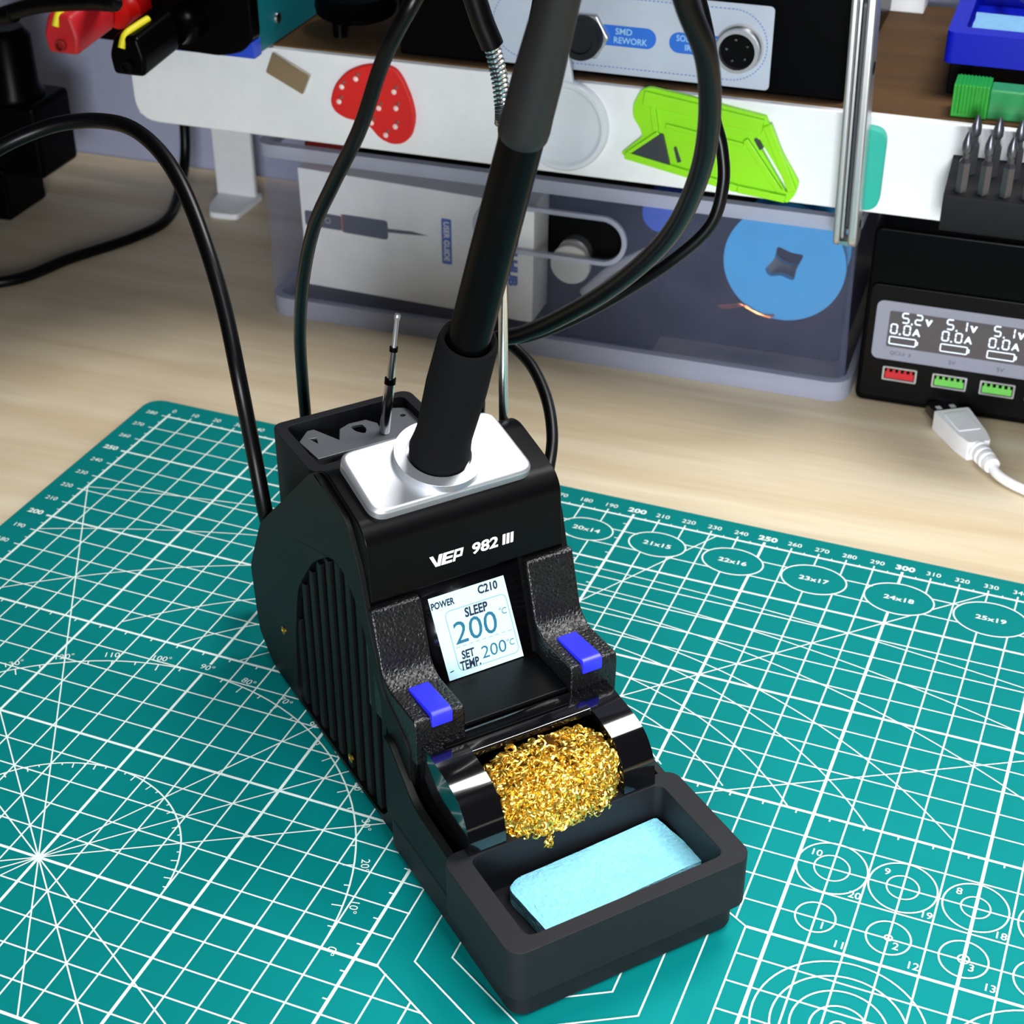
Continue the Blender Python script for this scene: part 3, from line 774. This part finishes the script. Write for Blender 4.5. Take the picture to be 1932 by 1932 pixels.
bm = BM(); text(bm, 'USER GUIDE', 2.6, CG, at=(76.3, 44), rot=-90, xs=0.95, bold=0.02); link('band_lettering', bm, 'card', cd, smooth=None)
bm = BM(); text(bm, 'FNI HUB', 4.6, CG, at=(106.4, 40), rot=-90, xs=1.08, bold=0.06); link('side_lettering', bm, 'printblue', cd, smooth=None)

kn = thing('black_jar', BN, (134, 20, DESK+2), 'black jar with a knurled silver knob and a pale grey disc, behind the hand slot', 'jar')
bm = BM(); box(bm, 119, 168, 14, 27.6, DESK+2, 66); link('jar_body', bm, 'dark', kn, bevel=3)
bm = BM(); lathe(bm, (131.6, 14, 43), (0, -1, 0), [(0, 7.0), (5, 7.0), (5.6, 6.4), (5.6, 0.5)], 32); link('knob', bm, 'steel', kn)
bm = BM(); lathe(bm, (131.6, 8.2, 40.0), (0, -1, 0), [(0, 8.6), (3.4, 8.8), (3.9, 8.4), (3.9, 0.3)], 36); link('disc', bm, 'grey', kn)
sl = thing('wire_spool', BN, (222, 12, 28), 'flat bright blue spool seen through the right end of the translucent bin', 'spool')
bm = BM(); prism(bm, circ(222.5, 54.5, 25.0, 56), 'y', 3.2, 6.5, holes=[rpoly([(217, 48), (221, 49.4), (227, 47.6), (227.6, 53), (230.2, 59.6), (225, 59.8), (219, 62), (218.4, 56), (214.6, 51)], 1.5, 3)]); link('flange', bm, 'spool', sl, bevel=0.7)
bm = BM(); prism(bm, circ(222.5, 54.5, 13.5, 40), 'y', 6.5, 22, holes=[circ(222.5, 54.5, 9, 40)]); link('hub', bm, 'grey', sl)
bm = BM(); prism(bm, circ(222.5, 54.5, 24.0, 56), 'y', 22, 25, holes=[circ(222.5, 54.5, 9, 56)]); link('flange', bm, 'spool', sl, bevel=0.7)
bm = BM(); tube(bm, [(197, 2.6, 32.2), (202, 2.5, 33.4), (206, 2.4, 34.4), (211, 2.4, 32.4), (216, 2.6, 30.8), (220.5, 2.6, 31.2)], 0.55, 8); tube(bm, [(198, 2.5, 31.6), (203, 2.2, 32.6), (208, 2.3, 34.0), (213, 2.4, 31.4), (219, 2.6, 30.2)], 0.5, 8)
tag(link('copper_wire', bm, 'copper', fr=BN, o=(208, 2.5, 30)), 'short twist of copper wire in front of the blue spool', 'wire')
bm = BM(); lathe(bm, (170, 5, 68), (0, 1, 0), [(0, 4), (0.3, 8), (4, 9), (14, 9)], 28); tag(link('blue_cap', bm, 'blueblob', fr=BN, o=(170, 10, 60)), 'small dark blue cap behind the upper front wall of the bin', 'cap')
bm = BM(); box(bm, 9, 27, 8, 50, 70, 79.0); tag(link('red_case', bm, 'darkred', fr=BN, o=(17, 30, 70), bevel=1), 'dark red case showing above the rim at the left end of the bin', 'case')
bk_ = thing('note_pad', BN, (62, 40, 70), 'black pad with pale striped edge under the red magnet, above the bin rim', 'pad')
bm = BM(); box(bm, 29, 246, 26, 60, 69, 78.6); link('cover', bm, 'dark', bk_)
bm = BM()
for i, a_ in enumerate((50.5, 55, 57.5, 62.5, 66, 69.5, 72.4, 75, 78, 82, 86)):
    prism(bm, [(a_, 79.0), (a_+0.9+(i % 3)*0.6, 79.0), (a_+0.9+(i % 3)*0.6, 79.4), (a_, 79.4)], 'y', 30, 52, fn=lambda p: Vector((p.x+(p.y-30)*0.22, p.y, p.z)))
link('stripes', bm, 'grey', bk_)
bm = BM(); box(bm, 10, 246, 28, 120, DESK+2, 67); tag(link('parts_case', bm, 'black', fr=BN, o=(128, 90, DESK+2), bevel=2), 'dark case filling the back of the translucent bin', 'case')
bm = BM(); tube(bm, [(138.5, 2.9, 28.6), (150, 2.9, 41), (163, 2.9, 50), (172, 2.9, 55)], 2.3, 14, 6); tag(link('clear_tube', bm, 'smoke', fr=BN, o=(150, 3, 30)), 'thin clear tube leaning inside the bin beside the hand slot', 'tube')

# ------------------------------------------------------------------ magnets and tools on the shelf front
def FRT(off): return lambda p: p
mg = thing('red_magnet', BN, (52, FB, 106), 'red strawberry-like magnet with pale seeds, on the white shelf front', 'magnet')
def XZ(pts): return pts
shape = [(31.8, 105.5), (33.8, 112.5), (39.5, 119.0), (47.0, 122.6), (56, 124.0), (62.0, 122.4), (65.0, 118), (68.4, 110), (69.6, 102.5), (67.6, 95.0), (63.6, 91.2), (58.6, 90.3), (53.2, 92.2), (48.6, 97.4), (43.4, 98.6), (38, 99.2), (33.5, 101.6)]
bm = BM(); prism(bm, rpoly(shape, 4, 4), 'y', FB-2.6, FB-0.1); link('magnet_body', bm, 'redfelt', mg, bevel=0.9, seg=3)
bm = BM(); bm2 = BM()
for x, z in ((37.6, 112.6), (44.0, 116.6), (36.0, 106.2), (52.6, 117.4), (60.6, 113.0), (61.2, 106.2), (53.6, 105.4), (50.0, 98.8), (60.6, 98.4), (56.2, 94.2)):
    for k_, bb, dx, dz, r_ in ((0, bm, 0, 0, 1.25), (1, bm2, 1.1, 2.0, 1.0)):
        lathe(bb, (x+dx, FB-2.5, z+dz), (0, -1, 0), [(0, r_), (0.4, r_*0.8), (0.7, r_*0.3)], 8)
link('seeds', bm, 'gem', mg, smooth=20); link('grey_seeds', bm2, 'greymark', mg)
bm = BM(); prism(bm, rpoly([(3.2, 114.8), (19.4, 107.0), (23.2, 115.4), (6.9, 123.6)], 0.8, 3), 'y', FB-1.9, FB-0.05)
tag(link('bar_magnet', bm, 'mirrorsteel', fr=BN, o=(13, FB, 115), bevel=0.4), 'small tilted rectangular metal magnet at the left of the white shelf front', 'magnet')
rl = thing('white_hook', BN, (133, FB, 112), 'round white plastic disc with a short neck, on the shelf front beside the iron', 'hook')
bm = BM(); lathe(bm, (132.2, FB-0.1, 107.2), (0, -1, 0), [(0, 18.6), (2.6, 18.6), (3.6, 17.9), (3.6, 16.4), (2.8, 15.5), (2.4, 14.6), (2.4, 0.4)], 64); ds = link('disc', bm, 'clearwhite', rl)
bm = BM(); prism(bm, rpoly([(122, 121), (137, 121), (133, 142), (125, 142)], [0, 0, 2, 2], 3), 'y', FB-2.8, FB-0.2); link('neck', bm, 'clearwhite', rl, bevel=0.5)
gs = thing('wire_stripper', BN, (192, FB, 106), 'lime green plastic wire stripper with a dark triangular blade, on the shelf front', 'wire stripper')
GO1 = rpoly([(163.4, 125.2), (166.6, 126.6), (183, 124.6), (212.6, 120.2), (208.9, 111.5), (222.8, 91.2), (223.8, 86.9), (204, 88.6), (158.6, 97.2), (156.4, 98.8), (164.8, 106.8), (163.8, 109.6), (160.6, 114.2), (160.6, 119)], [1.5, 1.5, 1, 0, 0, 0, 0, 1, 1, 1, 1, 1, 1.5, 1.5], 3)
GO2 = rpoly([(212.6, 120.2), (217.2, 111), (227.4, 95.6), (226.6, 90.6), (223.8, 86.9), (222.8, 91.2), (224.2, 92.2), (211, 110.9), (208.9, 111.5)], [0, 2, 1, 2, 0, 0, 0, 0, 0], 3)
bm = BM(); prism(bm, GO1, 'y', FB-2.4, FB-0.1); prism(bm, GO2, 'y', FB-2.4, FB-0.1); gb = link('stripper_body', bm, 'lime', gs, bevel=0.5)
def bar3(bm_, pts, wd, y0, y1):
    for a_, b_ in zip(pts, pts[1:]):
        a_, b_ = Vector(a_), Vector(b_); n_ = Vector((-(b_-a_).y, (b_-a_).x)).normalized()*wd/2
        prism(bm_, [tuple(a_+n_), tuple(b_+n_), tuple(b_-n_), tuple(a_-n_)], 'y', y0, y1)
bm = BM()
bar3(bm, [(165, 122.6), (212, 116.6)], 5.6, FB-4.4, FB-2.2); bar3(bm, [(158.4, 98.8), (204, 90.6), (223, 88.9)], 3.0, FB-4.4, FB-2.2)
bar3(bm, [(213.6, 117.4), (225.4, 92.4)], 3.4, FB-4.6, FB-2.2); bar3(bm, [(205.6, 110.8), (220.6, 91.6)], 2.4, FB-4.2, FB-2.2); bar3(bm, [(159.4, 99.6), (171.6, 109.6)], 1.6, FB-4.2, FB-2.2)
bar3(bm, [(168.6, 120), (170.4, 109.8)], 2.4, FB-4.0, FB-2.2); bar3(bm, [(174, 112.4), (205, 108.2)], 2.0, FB-3.8, FB-2.2)
link('raised_ribs', bm, 'lime', gb, bevel=0.45)
bm = BM(); prism(bm, [(159.8, 99.4), (176.8, 96.4), (173.4, 108.8), (171.9, 109.0)], 'y', FB-3.9, FB-2.2); prism(bm, [(177.6, 103.8), (178.6, 104.4), (181.0, 98.4), (179.4, 97.8)], 'y', FB-3.0, FB-2.2); link('blade', bm, 'blade', gb, bevel=0.2, label='dark triangular blade')
bm = BM(); bar3(bm, [(209.4, 111.4), (212, 107.4)], 1.6, FB-3.0, FB-1.0); link('cutting_edge', bm, 'chrome', gb)
# silver folding tool
kf = thing('folding_tool', BN, (249, -23, 75), 'silver folding pocket tool hanging upright on the front of the white shelf', 'tool')
def kprof(y0, y1, z0, z1, r): return rpoly([(y0, z0), (y1, z0), (y1, z1), (y0, z1)], r, 6)
lean = lambda p: Vector((p.x-(p.z-76)*0.028+(0 if p.z < 150 else 0), p.y, p.z))
for a0, a1 in ((244.6, 247.2), (250.2, 253.6)):
    bm = BM(); prism(bm, kprof(-27, -14.5, 77.5, 178, 5.5), 'x', a0, a1, fn=lean); sc_ = link('scale', bm, 'steel', kf, bevel=1.0, seg=3)
for y_, z_, r_ in ((-20.5, 86, 1.6), (-20.5, 146, 2.4)):
    bm = BM(); lathe(bm, lean(Vector((253.5, y_, z_))), (1, 0, 0), [(0, r_), (0.3, r_), (0.3, r_*0.5)], 16); link('rivet', bm, 'dark', sc_)
bm = BM(); prism(bm, kprof(-25.4, -16, 80, 174, 4), 'x', 247.4, 248.4, fn=lean); link('blade', bm, 'steel', kf, bevel=0.2)
bm = BM(); prism(bm, kprof(-24.6, -16, 84, 172, 4), 'x', 248.7, 249.9, fn=lean); link('liner', bm, 'blade', kf, bevel=0.2)
bm = BM(); box(bm, 247.0, 250.4, -25, -18, 78.4, 80.0); link('spacer', bm, 'chrome', kf)
tm = thing('teal_magnet', BN, (249, FB, 105), 'teal rounded magnet pad between the silver folding tool and the white shelf', 'magnet')
bm = BM(); prism(bm, rpoly([(245.5, 88.6), (258.6, 88.6), (258.6, 121), (245.5, 121)], [3, 9, 8, 3], 6), 'y', FB-4.6, FB-0.1); link('pad', bm, 'tealmag', tm, bevel=0.5)
# bit block
bb = thing('bit_block', BN, (312, -22, 93), 'black block holding rows of small steel bits, on the right of the shelf front', 'bit holder')
bm = BM(); prism(bm, rpoly([(-34, 93.2), (FB-0.1, 91.0), (FB-0.1, 113.2), (-34, 107.4)], [1, 0, 0.5, 1], 3), 'x', 283.2, 346); link('block', bm, 'bitblock', bb, bevel=0.7)
def make_bit(o):
    t_ = thing('screwdriver_bit', BN, o, None, None)
    x, y, z = o
    hexr = lambda r_: [(0, r_), (14.5, r_)]
    bm_ = BM(); lathe(bm_, o, (0, 0, 1), [(0, 2.25), (11.6, 2.25), (13.2, 1.35), (15.6, 1.3)], 6); link('shank', bm_, 'bit', t_, smooth=20)
    bm_ = BM(); lathe(bm_, (x, y, z+15.2), (0, 0, 1), [(0, 1.35), (1.0, 1.9), (3.6, 1.9), (6.6, 1.0), (7.6, 0.55)], 10); link('tip', bm_, 'bit', t_)
    return t_
def copy_thing(o, fr, off, label, cat, group):
    r_ = o.copy(); COL.objects.link(r_); r_.location = o.location+(fr.w(off)-fr.w((0, 0, 0)))*S
    for ch in list(o.children):
        c_ = ch.copy(); COL.objects.link(c_); c_.parent = r_
    tag(r_, label, cat, group); return r_
bp0 = (288.8, -30.4, 107.2)
first = make_bit(bp0); GRP = 'small steel bits in the black block'
tag(first, 'front-row steel bit nearest the left end of the black block', 'bit', GRP)
ordn = ['second', 'third', 'fourth', 'fifth', 'sixth']
for i in range(1, 5): copy_thing(first, BN, (7.8*i, 0, 0), '%s steel bit from the left in the front row of the black block' % ordn[i-1], 'bit', GRP)
for i in range(5): copy_thing(first, BN, (7.8*i+1.6, 11.8, 2.2), ('back-row steel bit nearest the left end of the black block' if i == 0 else '%s steel bit from the left in the back row of the black block' % ordn[i-1]), 'bit', GRP)

# ------------------------------------------------------------------ things on top of the shelf
SZ = 125.5
ps = thing('power_supply', BN, (-35, 50, SZ), 'teal-sided black bench power supply at the left end of the shelf top', 'power supply')
bm = BM(); box(bm, -78, 6.5, -20, 110, SZ+0.5, 285); pc = link('case', bm, 'teal', ps, bevel=0.6)
bm = BM(); box(bm, -40, 7.2, -27, -20.2, SZ+0.1, SZ+7); link('lower_corner', bm, 'bluepaint', ps, bevel=0.5, label='blue lower corner of the front')
bm = BM(); prism(bm, rpoly([(-79, SZ+2), (-8, SZ), (2, SZ+2.5), (7.4, SZ+8), (7.4, 286), (-79, 286)], [2, 3, 3, 2, 2, 2], 3), 'y', -28, -20.1); fp = link('front_panel', bm, 'black', ps, bevel=1)
bm = BM(); lathe(bm, (6.5, -3, 135.4), (1, 0, 0), [(0, 2.4), (0.8, 2.2), (1.2, 1.2), (1.2, 0.3)], 20); link('screw', bm, 'chrome', pc)
for k_, (x, z) in enumerate(((-44, 143.5), (-19, 139.5))):
    bm = BM(); lathe(bm, (x, -28, z), (0, -1, 0), [(0, 7.5), (9, 7.5), (10.5, 6.2), (15, 6.0)], 28); link('binding_post', bm, ('red', 'black')[k_], fp, label=('red', 'black')[k_]+' binding post')
def clip(x, z, M, label):
    t_ = thing('test_clip', BN, (x, -58, z), label, 'test clip', 'test clips on the power supply')
    tilt = lambda p: Vector((p.x+(p.y+45)*0.10, p.y, z+(p.z-z)*1.0+(p.y+45)*0.16))
    bm = BM(); prism(bm, rpoly([(x-7, z-8.5), (x+6.4, z-8.5), (x+7.4, z-2), (x+5, z+7), (x-5, z+7), (x-8, z-1)], 2.0, 4), 'y', -70, -45, fn=tilt); b_ = link('clip_body', bm, M, t_, bevel=1.8, seg=3)
    bm = BM(); lathe(bm, tilt(Vector((x, -71, z-4.4))), (0, -1, 0), [(-1, 2.2), (1.2, 2.2), (1.2, 1.5), (-0.6, 1.5)], 16, cap=True); link('tip_hole', bm, 'dark' if M == 'black' else 'darkred', b_)
    bm = BM(); tube(bm, [tilt(Vector((x-1.6, -70.4, z+2.6))), tilt(Vector((x-1.0, -68, z+6.6))), tilt(Vector((x, -62, z+7.4))), tilt(Vector((x+.6, -55, z+7.2)))], 1.5, 10); link('yellow_insert', bm, 'yellow', b_, label='yellow insert')
    return t_
clip(-50.5, 147.0, 'redsoft', 'red test clip with a yellow insert, sticking out at the far left of the shelf')
clip(-22.5, 141.4, 'black', 'black test clip with a yellow-green insert, below the red clip')
dk = thing('round_pad', BN, (31, 20, SZ), 'black round pad on a short stem, between the power supply and the rework box', 'stand')
bm = BM(); lathe(bm, (30, 24, SZ+7.5), (0.05, -0.12, 1), [(0, 15), (1.0, 17.0), (2.2, 15.8), (3.4, 17.4), (4.6, 16.2), (7, 17.6), (9.5, 15.5), (10.5, 9)], 40); link('pad', bm, 'black', dk)
bm = BM(); lathe(bm, (27.5, 12, SZ), (0, 0, 1), [(0, 3.0), (0.8, 2.9), (10, 2.9)], 18); link('stem', bm, 'black', dk)
rw = thing('rework_box', BN, (150, 60, SZ), 'black rework station with a silver label and round sockets, on the shelf top', 'rework station')
bm = BM(); box(bm, 60, 240, -2.5, 120, SZ+0.3, 245); rb = link('case', bm, 'black', rw, bevel=1.2)
RF = -2.5
bm = BM(); prism(bm, rrect(98, 211.2, 127.3, 159.2, 1.8, 4), 'y', RF-0.35, RF+0.2); lb = link('label_plate', bm, 'labelsil', rw, bevel=0.1)
def RL(k): return lambda x, y: Vector((x, RF-0.4-k, y))
bm = BM()
o_ = rrect(100.5, 209.4, 130.0, 157.0, 13.4, 16)
for i in range(len(o_)):
    a_, b_ = Vector(o_[i]), Vector(o_[(i+1) % len(o_)]); ln = (b_-a_).length; n_ = max(1, round(ln/1.6))
    for j in range(n_): ribbon(bm, [tuple(a_.lerp(b_, j/n_)), tuple(a_.lerp(b_, (j+0.6)/n_))], 0.42, RL(0.03))
link('dashed_outline', bm, 'dashblue', lb, smooth=None)
bm = BM(); flat(bm, rrect(138, 166.5, 138.4, 146.4, 3.9, 8), RL(0.03)); flat(bm, rrect(171.6, 198, 138.2, 146.2, 3.9, 8), RL(0.03)); link('blue_tab', bm, 'labelblue', lb, smooth=None)
bm = BM(); text(bm, 'SMD', 2.5, RL(0.06), at=(153.6, 144.2), xs=1.0, bold=0.012); text(bm, 'REWORK', 2.5, RL(0.06), at=(156.4, 140.8), xs=0.92, bold=0.012)
text(bm, 'SOLDERING', 2.4, RL(0.06), at=(182.2, 144.0), xs=0.88, bold=0.01); text(bm, 'IRON', 2.4, RL(0.06), at=(181.6, 140.6), xs=0.95, bold=0.01); link('tab_lettering', bm, 'labeltext', lb, smooth=None)
bm = BM(); lathe(bm, (138.4, RF, 141.6), (0, -1, 0), [(0, 9.8), (2.2, 9.8), (2.6, 9.2), (2.6, 7)], 6); nt_ = link('hex_nut', bm, 'steel', rw, bevel=0.3, smooth=20)
bm = BM(); lathe(bm, (138.0, RF-2.0, 141.6), (0, -1, 0), [(0, 8.2), (5.5, 8.2), (6.6, 7.6), (6.6, 5.4), (5.6, 5.0), (5.6, 0.4)], 36); link('plug_cap', bm, 'rubber', rw)
bm = BM(); lathe(bm, (199.0, RF, 142.6), (0, -1, 0), [(0, 9.2), (0.8, 9.2), (0.8, 8.2), (1.6, 8.5), (2.2, 8.0), (2.8, 8.5), (3.4, 8.0), (4.0, 8.4), (6.0, 8.2), (6.0, 6.9), (2.0, 6.8)], 40, cap=False); sk_ = link('socket', bm, 'steel', rw)
bm = BM(); lathe(bm, (199.0, RF-0.5, 142.6), (0, -1, 0), [(0, 7), (3.0, 7), (3.0, 0.3)], 32); link('socket_core', bm, 'dark', sk_)
for i in range(5):
    a_ = 2*PI*i/5+0.5; bm = BM(); lathe(bm, (199+4.2*math.cos(a_), RF-3.3, 142.6+4.2*math.sin(a_)), (0, -1, 0), [(0, 0.5), (1.6, 0.5), (1.9, 0.2)], 10); link('pin', bm, 'chrome', sk_)
bs = thing('sponge_stand', BN, (310, 45, SZ), 'royal blue stand holding a pale blue sponge, at the right of the shelf top', 'iron stand')
bm = BM(); prism(bm, rrect(272.6, 352, 18, 96, 3, 5), 'z', 138.2, 150.0, holes=[rrect(278.8, 345, 26.0, 88, 2, 4)]); prism(bm, rrect(276, 349, 22, 92, 2, 4), 'z', 138.2, 141); bt = link('tray', bm, 'bluesolid', bs, bevel=1.0, seg=3)
bm = BM(); tube(bm, [(292, 70, 152), (306, 46, 153), (325, 36, 154), (344, 44, 153), (356, 66, 152)], 1.2, 10); tube(bm, [(288, 88, 149.5), (292, 70, 152)], 1.2, 10, 0); link('wire_ring', bm, 'steel', bt)
for a_, b_ in ((275, 21), (342, 21), (275, 84), (342, 84)):
    bm = BM(); box(bm, a_, a_+8, b_, b_+9, SZ+0.05, 138.4); link('leg', bm, 'black', bs, bevel=0.6)
bm = BM(); box(bm, 280.6, 343, 28, 50, 141.2, 149); bmesh.ops.subdivide_edges(bm, edges=bm.edges, cuts=5, use_grid_fill=True)
for v in bm.verts: v.co += Vector((random.uniform(-.25, .25), random.uniform(-.25, .25), random.uniform(-.25, .25)))
tag(link('sponge', bm, 'sponge2', fr=BN, o=(312, 39, 141.2)), 'pale blue sponge lying in the royal blue tray on the shelf top', 'sponge')
gt = thing('drill_tube', BN, (300, 2, SZ), 'square green plastic tube lying on the shelf top behind the steel bits', 'tube')
bm = BM(); box(bm, 279.4, 292.4, -3.6, 8.4, SZ+0.05, 137.6)
for i in range(9): box(bm, 280.4+i*1.3, 281.0+i*1.3, -3.9, 8.6, SZ+1.4, 137.9)
link('cap', bm, 'green', gt, bevel=0.5)
bm = BM(); box(bm, 292.4, 345, -2.6, 7.4, SZ+0.05, 136.6); link('clear_body', bm, 'greenclear', gt, bevel=0.6)
bm = BM(); lathe(bm, (306, 2.4, 131), (1, 0, 0), [(0, 2.4), (20, 2.4), (22, 1.6), (38, 1.6)], 16); link('drill_bit', bm, 'greysteel', gt)
bm = BM(); box(bm, 222, 254, 120, 134, SZ+0.05, 170); tag(link('white_carton', bm, 'card', fr=BN, o=(238, 123, SZ), bevel=0.6), 'white carton at the back of the shelf top behind the folding tool', 'box')

# ------------------------------------------------------------------ charging hub, plug and adapters on the desk
hb = thing('charging_hub', BN, (320, 40, DESK), 'black charging hub with a lit readout and coloured ports, at the right under the shelf', 'charging hub')
HF = 3.0
bm = BM(); prism(bm, rpoly([(256.8, DESK+0.6), (388, DESK+0.6), (388, 76), (256.8, 76)], 3.5, 5), 'y', HF, 92); hc = link('case', bm, 'black', hb, bevel=1.4, seg=3)
bm = BM(); prism(bm, rrect(258.4, 386, 1.6, 52.4, 2.6, 4), 'y', HF-1.2, HF+0.4); ff = link('fascia', bm, 'hood', hb, bevel=0.6)
HZ = HF-1.25
def HL(k): return lambda x, y: Vector((x, HZ-k, y))
bm = BM(); prism(bm, rrect(261.6, 384, 19.6, 45.6, 2.8, 5), 'y', HZ-0.25, HZ+0.3); hl = link('label_plate', bm, 'hubgrey', ff, bevel=0.1)
bm = BM(); flat(bm, rrect(267.0, 380, 25.6, 41.6, 0.8, 3), HL(0.3)); hs = link('readout', bm, 'hubscreen', hl, smooth=None)
bm = BM(); T = HL(0.36)
for c_, (x0_, s_) in enumerate(((267.6, '5.2'), (288.0, '5.1'), (306.4, '5.1'), (325, '5.1'), (343.5, '5.1'), (362, '5.1'))):
    dx = 4.6 if c_ == 0 else 1.8
    seg7(bm, s_[0], x0_+dx, 37.0, 2.5, 4.2, 0.5, T); seg7(bm, s_[2], x0_+dx+5.2, 37.0, 2.5, 4.2, 0.5, T); ribbon(bm, [(x0_+dx+3.6, 36.8), (x0_+dx+4.2, 36.8)], 0.7, T); text(bm, 'v', 2.9, T, at=(x0_+dx+10.4, 38.4), bold=0.02, wd=2.9)
    seg7(bm, '0', x0_+0.6, 31.8, 2.4, 4.0, 0.5, T); seg7(bm, '0', x0_+5.8, 31.8, 2.4, 4.0, 0.5, T); ribbon(bm, [(x0_+4.0, 31.7), (x0_+4.6, 31.7)], 0.7, T); text(bm, 'A', 3.1, T, at=(x0_+10.8, 33.4), bold=0.02)
    ribbon(bm, rrect(x0_+0.5, x0_+11.0, 27.0, 30.2, 0.4, 2), 0.38, T, True); ribbon(bm, [(x0_+11.6, 27.8), (x0_+11.6, 29.4)], 0.6, T)
link('digits', bm, 'hubdigit', hs, smooth=None, label='white lit volt and amp digits')
bm = BM(); text(bm, 'QC3.0', 1.9, HL(0.3), at=(272.0, 22.8), bold=0.01); ribbon(bm, [(277.4, 23.8), (276.6, 22.8), (277.3, 22.8), (276.6, 21.8)], 0.3, HL(0.3))
for x_ in (294, 313.0, 331, 349.5, 368): text(bm, '5V', 1.9, HL(0.3), at=(x_, 22.4), bold=0.01)
link('port_lettering', bm, 'hubtext', hl, smooth=None)
for c_, x_ in enumerate((274.0, 294.0, 313.0, 331, 349.5, 368)):
    bm = BM(); prism(bm, rrect(x_-6.9, x_+6.9, 10.4, 16.6, 0.5, 2), 'y', HZ-0.5, HZ+0.8, holes=[rrect(x_-6.2, x_+6.2, 11.0, 16.0, 0.3, 2)]); pt = link('port', bm, 'steel', ff, smooth=30)
    bm = BM(); box(bm, x_-6.1, x_+6.1, HZ-0.12, HZ+0.2, 11.1, 15.9); link('port_cavity', bm, 'dark', pt)
    bm = BM(); box(bm, x_-5.8, x_+5.8, HZ-0.4, HZ, 11.4, 14.2)
    for i in range(5): box(bm, x_-5.2+i*2.3, x_-4.2+i*2.3, HZ-0.4, HZ, 14.2, 15.6)
    link('port_tongue', bm, 'usbred' if c_ == 0 else 'usbgreen', pt, label=('red' if c_ == 0 else 'green')+' port tongue')

ub = thing('usb_plug', BN, (305, -18, DESK), 'white charging cable with its plug lying on the desk in front of the hub', 'usb cable')
T0 = Vector((291.4, 2.0, 0)); dx_ = Vector((26, -43, 0)).normalized(); dy_ = Vector((-dx_.y, dx_.x, 0))
U = lambda p: T0+dx_*p.x+dy_*p.y+Vector((0, 0, DESK+p.z))
bm = BM(); prism(bm, rrect(0, 13, -6, 6, 0.3, 2), 'z', 2.0, 6.4, fn=U); sh_ = link('metal_shell', bm, 'shell', ub, bevel=0.4)
bm = BM()
for y_ in (-3, 3): prism(bm, rrect(4.5, 7.0, y_-1.1, y_+1.1, 0.2, 2), 'z', 6.3, 6.55, fn=U)
link('shell_window', bm, 'paint', sh_)
bm = BM(); prism(bm, rpoly([(10.5, -7.6), (30, -6.2), (37, -4.6), (37, 4.6), (30, 6.2), (10.5, 7.6)], [1, 2, 1, 1, 2, 1], 3), 'z', 0.1, 8.2, fn=U); gp = link('plug_grip', bm, 'whiteplastic', ub, bevel=1.2, seg=3)
bm = BM(); prism(bm, rrect(14, 28, -4.8, 4.8, 0.8, 3), 'z', 8.0, 8.6, fn=U); link('thumb_pad', bm, 'whiteplastic', gp, bevel=0.3)
bm = BM(); lathe(bm, U(Vector((36, 0, 4.2))), dx_, [(0, 4.3), (2, 4.2), (2.4, 3.4), (3.4, 3.4), (3.8, 4.0), (5.4, 3.9), (5.8, 3.2), (6.8, 3.2), (7.2, 3.8), (8.8, 3.7), (9.2, 3.0), (10.2, 3.0), (10.6, 3.5), (13, 3.2), (13.5, 2.4)], 24); link('strain_relief', bm, 'whiteplastic', ub)
bm = BM(); tube(bm, [U(Vector((48, 0, 4.0))), U(Vector((54, 0.5, 2.8))), U(Vector((63, 5, 2.1))), U(Vector((76, 15, 2.1))), U(Vector((100, 40, 2.1))), U(Vector((130, 80, 2.1)))], 1.9, 14); link('cord', bm, 'whiteplastic', ub)

ad_ = thing('power_adapter', BN, (-178, 62, DESK), 'black power adapter and plug stacked at the left edge of the desk', 'power adapter')
bm = BM(); box(bm, -216, -157, 52, 86, 22, 60); ab = link('adapter_body', bm, 'black', ad_, bevel=3, seg=3)
bm = BM(); box(bm, -220, -179, 50, 84, DESK+0.05, 26); link('socket_block', bm, 'black', ad_, bevel=2, seg=3)
bm = BM(); lathe(bm, (-176, 66, 60), (0, 0, 1), [(0, 15), (2, 15), (6, 13), (30, 12.5), (34, 9)], 28); link('plug', bm, 'black', ad_)
cable('cable', [BN.w((-300, -30, 80)), view(-40, 42, 660), view(0, 30, 650), view(60, 12, 645), view(110, 6, 640), view(170, 4, 632), view(215, 6, 625), BN.w((-52, -47, 149))], 3.2, 'black cable running to the red clip at the top left')
cable('cable', [BN.w((-260, -70, 0.6)), BN.w((-190, -36, 0.7)), BN.w((-140.1, -17, 0.7)), BN.w((-123.5, 16.6, 0.7)), BN.w((-106.8, 48.4, 0.8)), BN.w((-101, 72, 2)), BN.w((-107, 98, 9)), BN.w((-110, 112, 24)), BN.w((-110, 116, 60)), BN.w((-108, 120, 100)), BN.w((-106, 122, 140))], 2.7, 'black cable lying on the desk at the left and rising behind the shelf end')
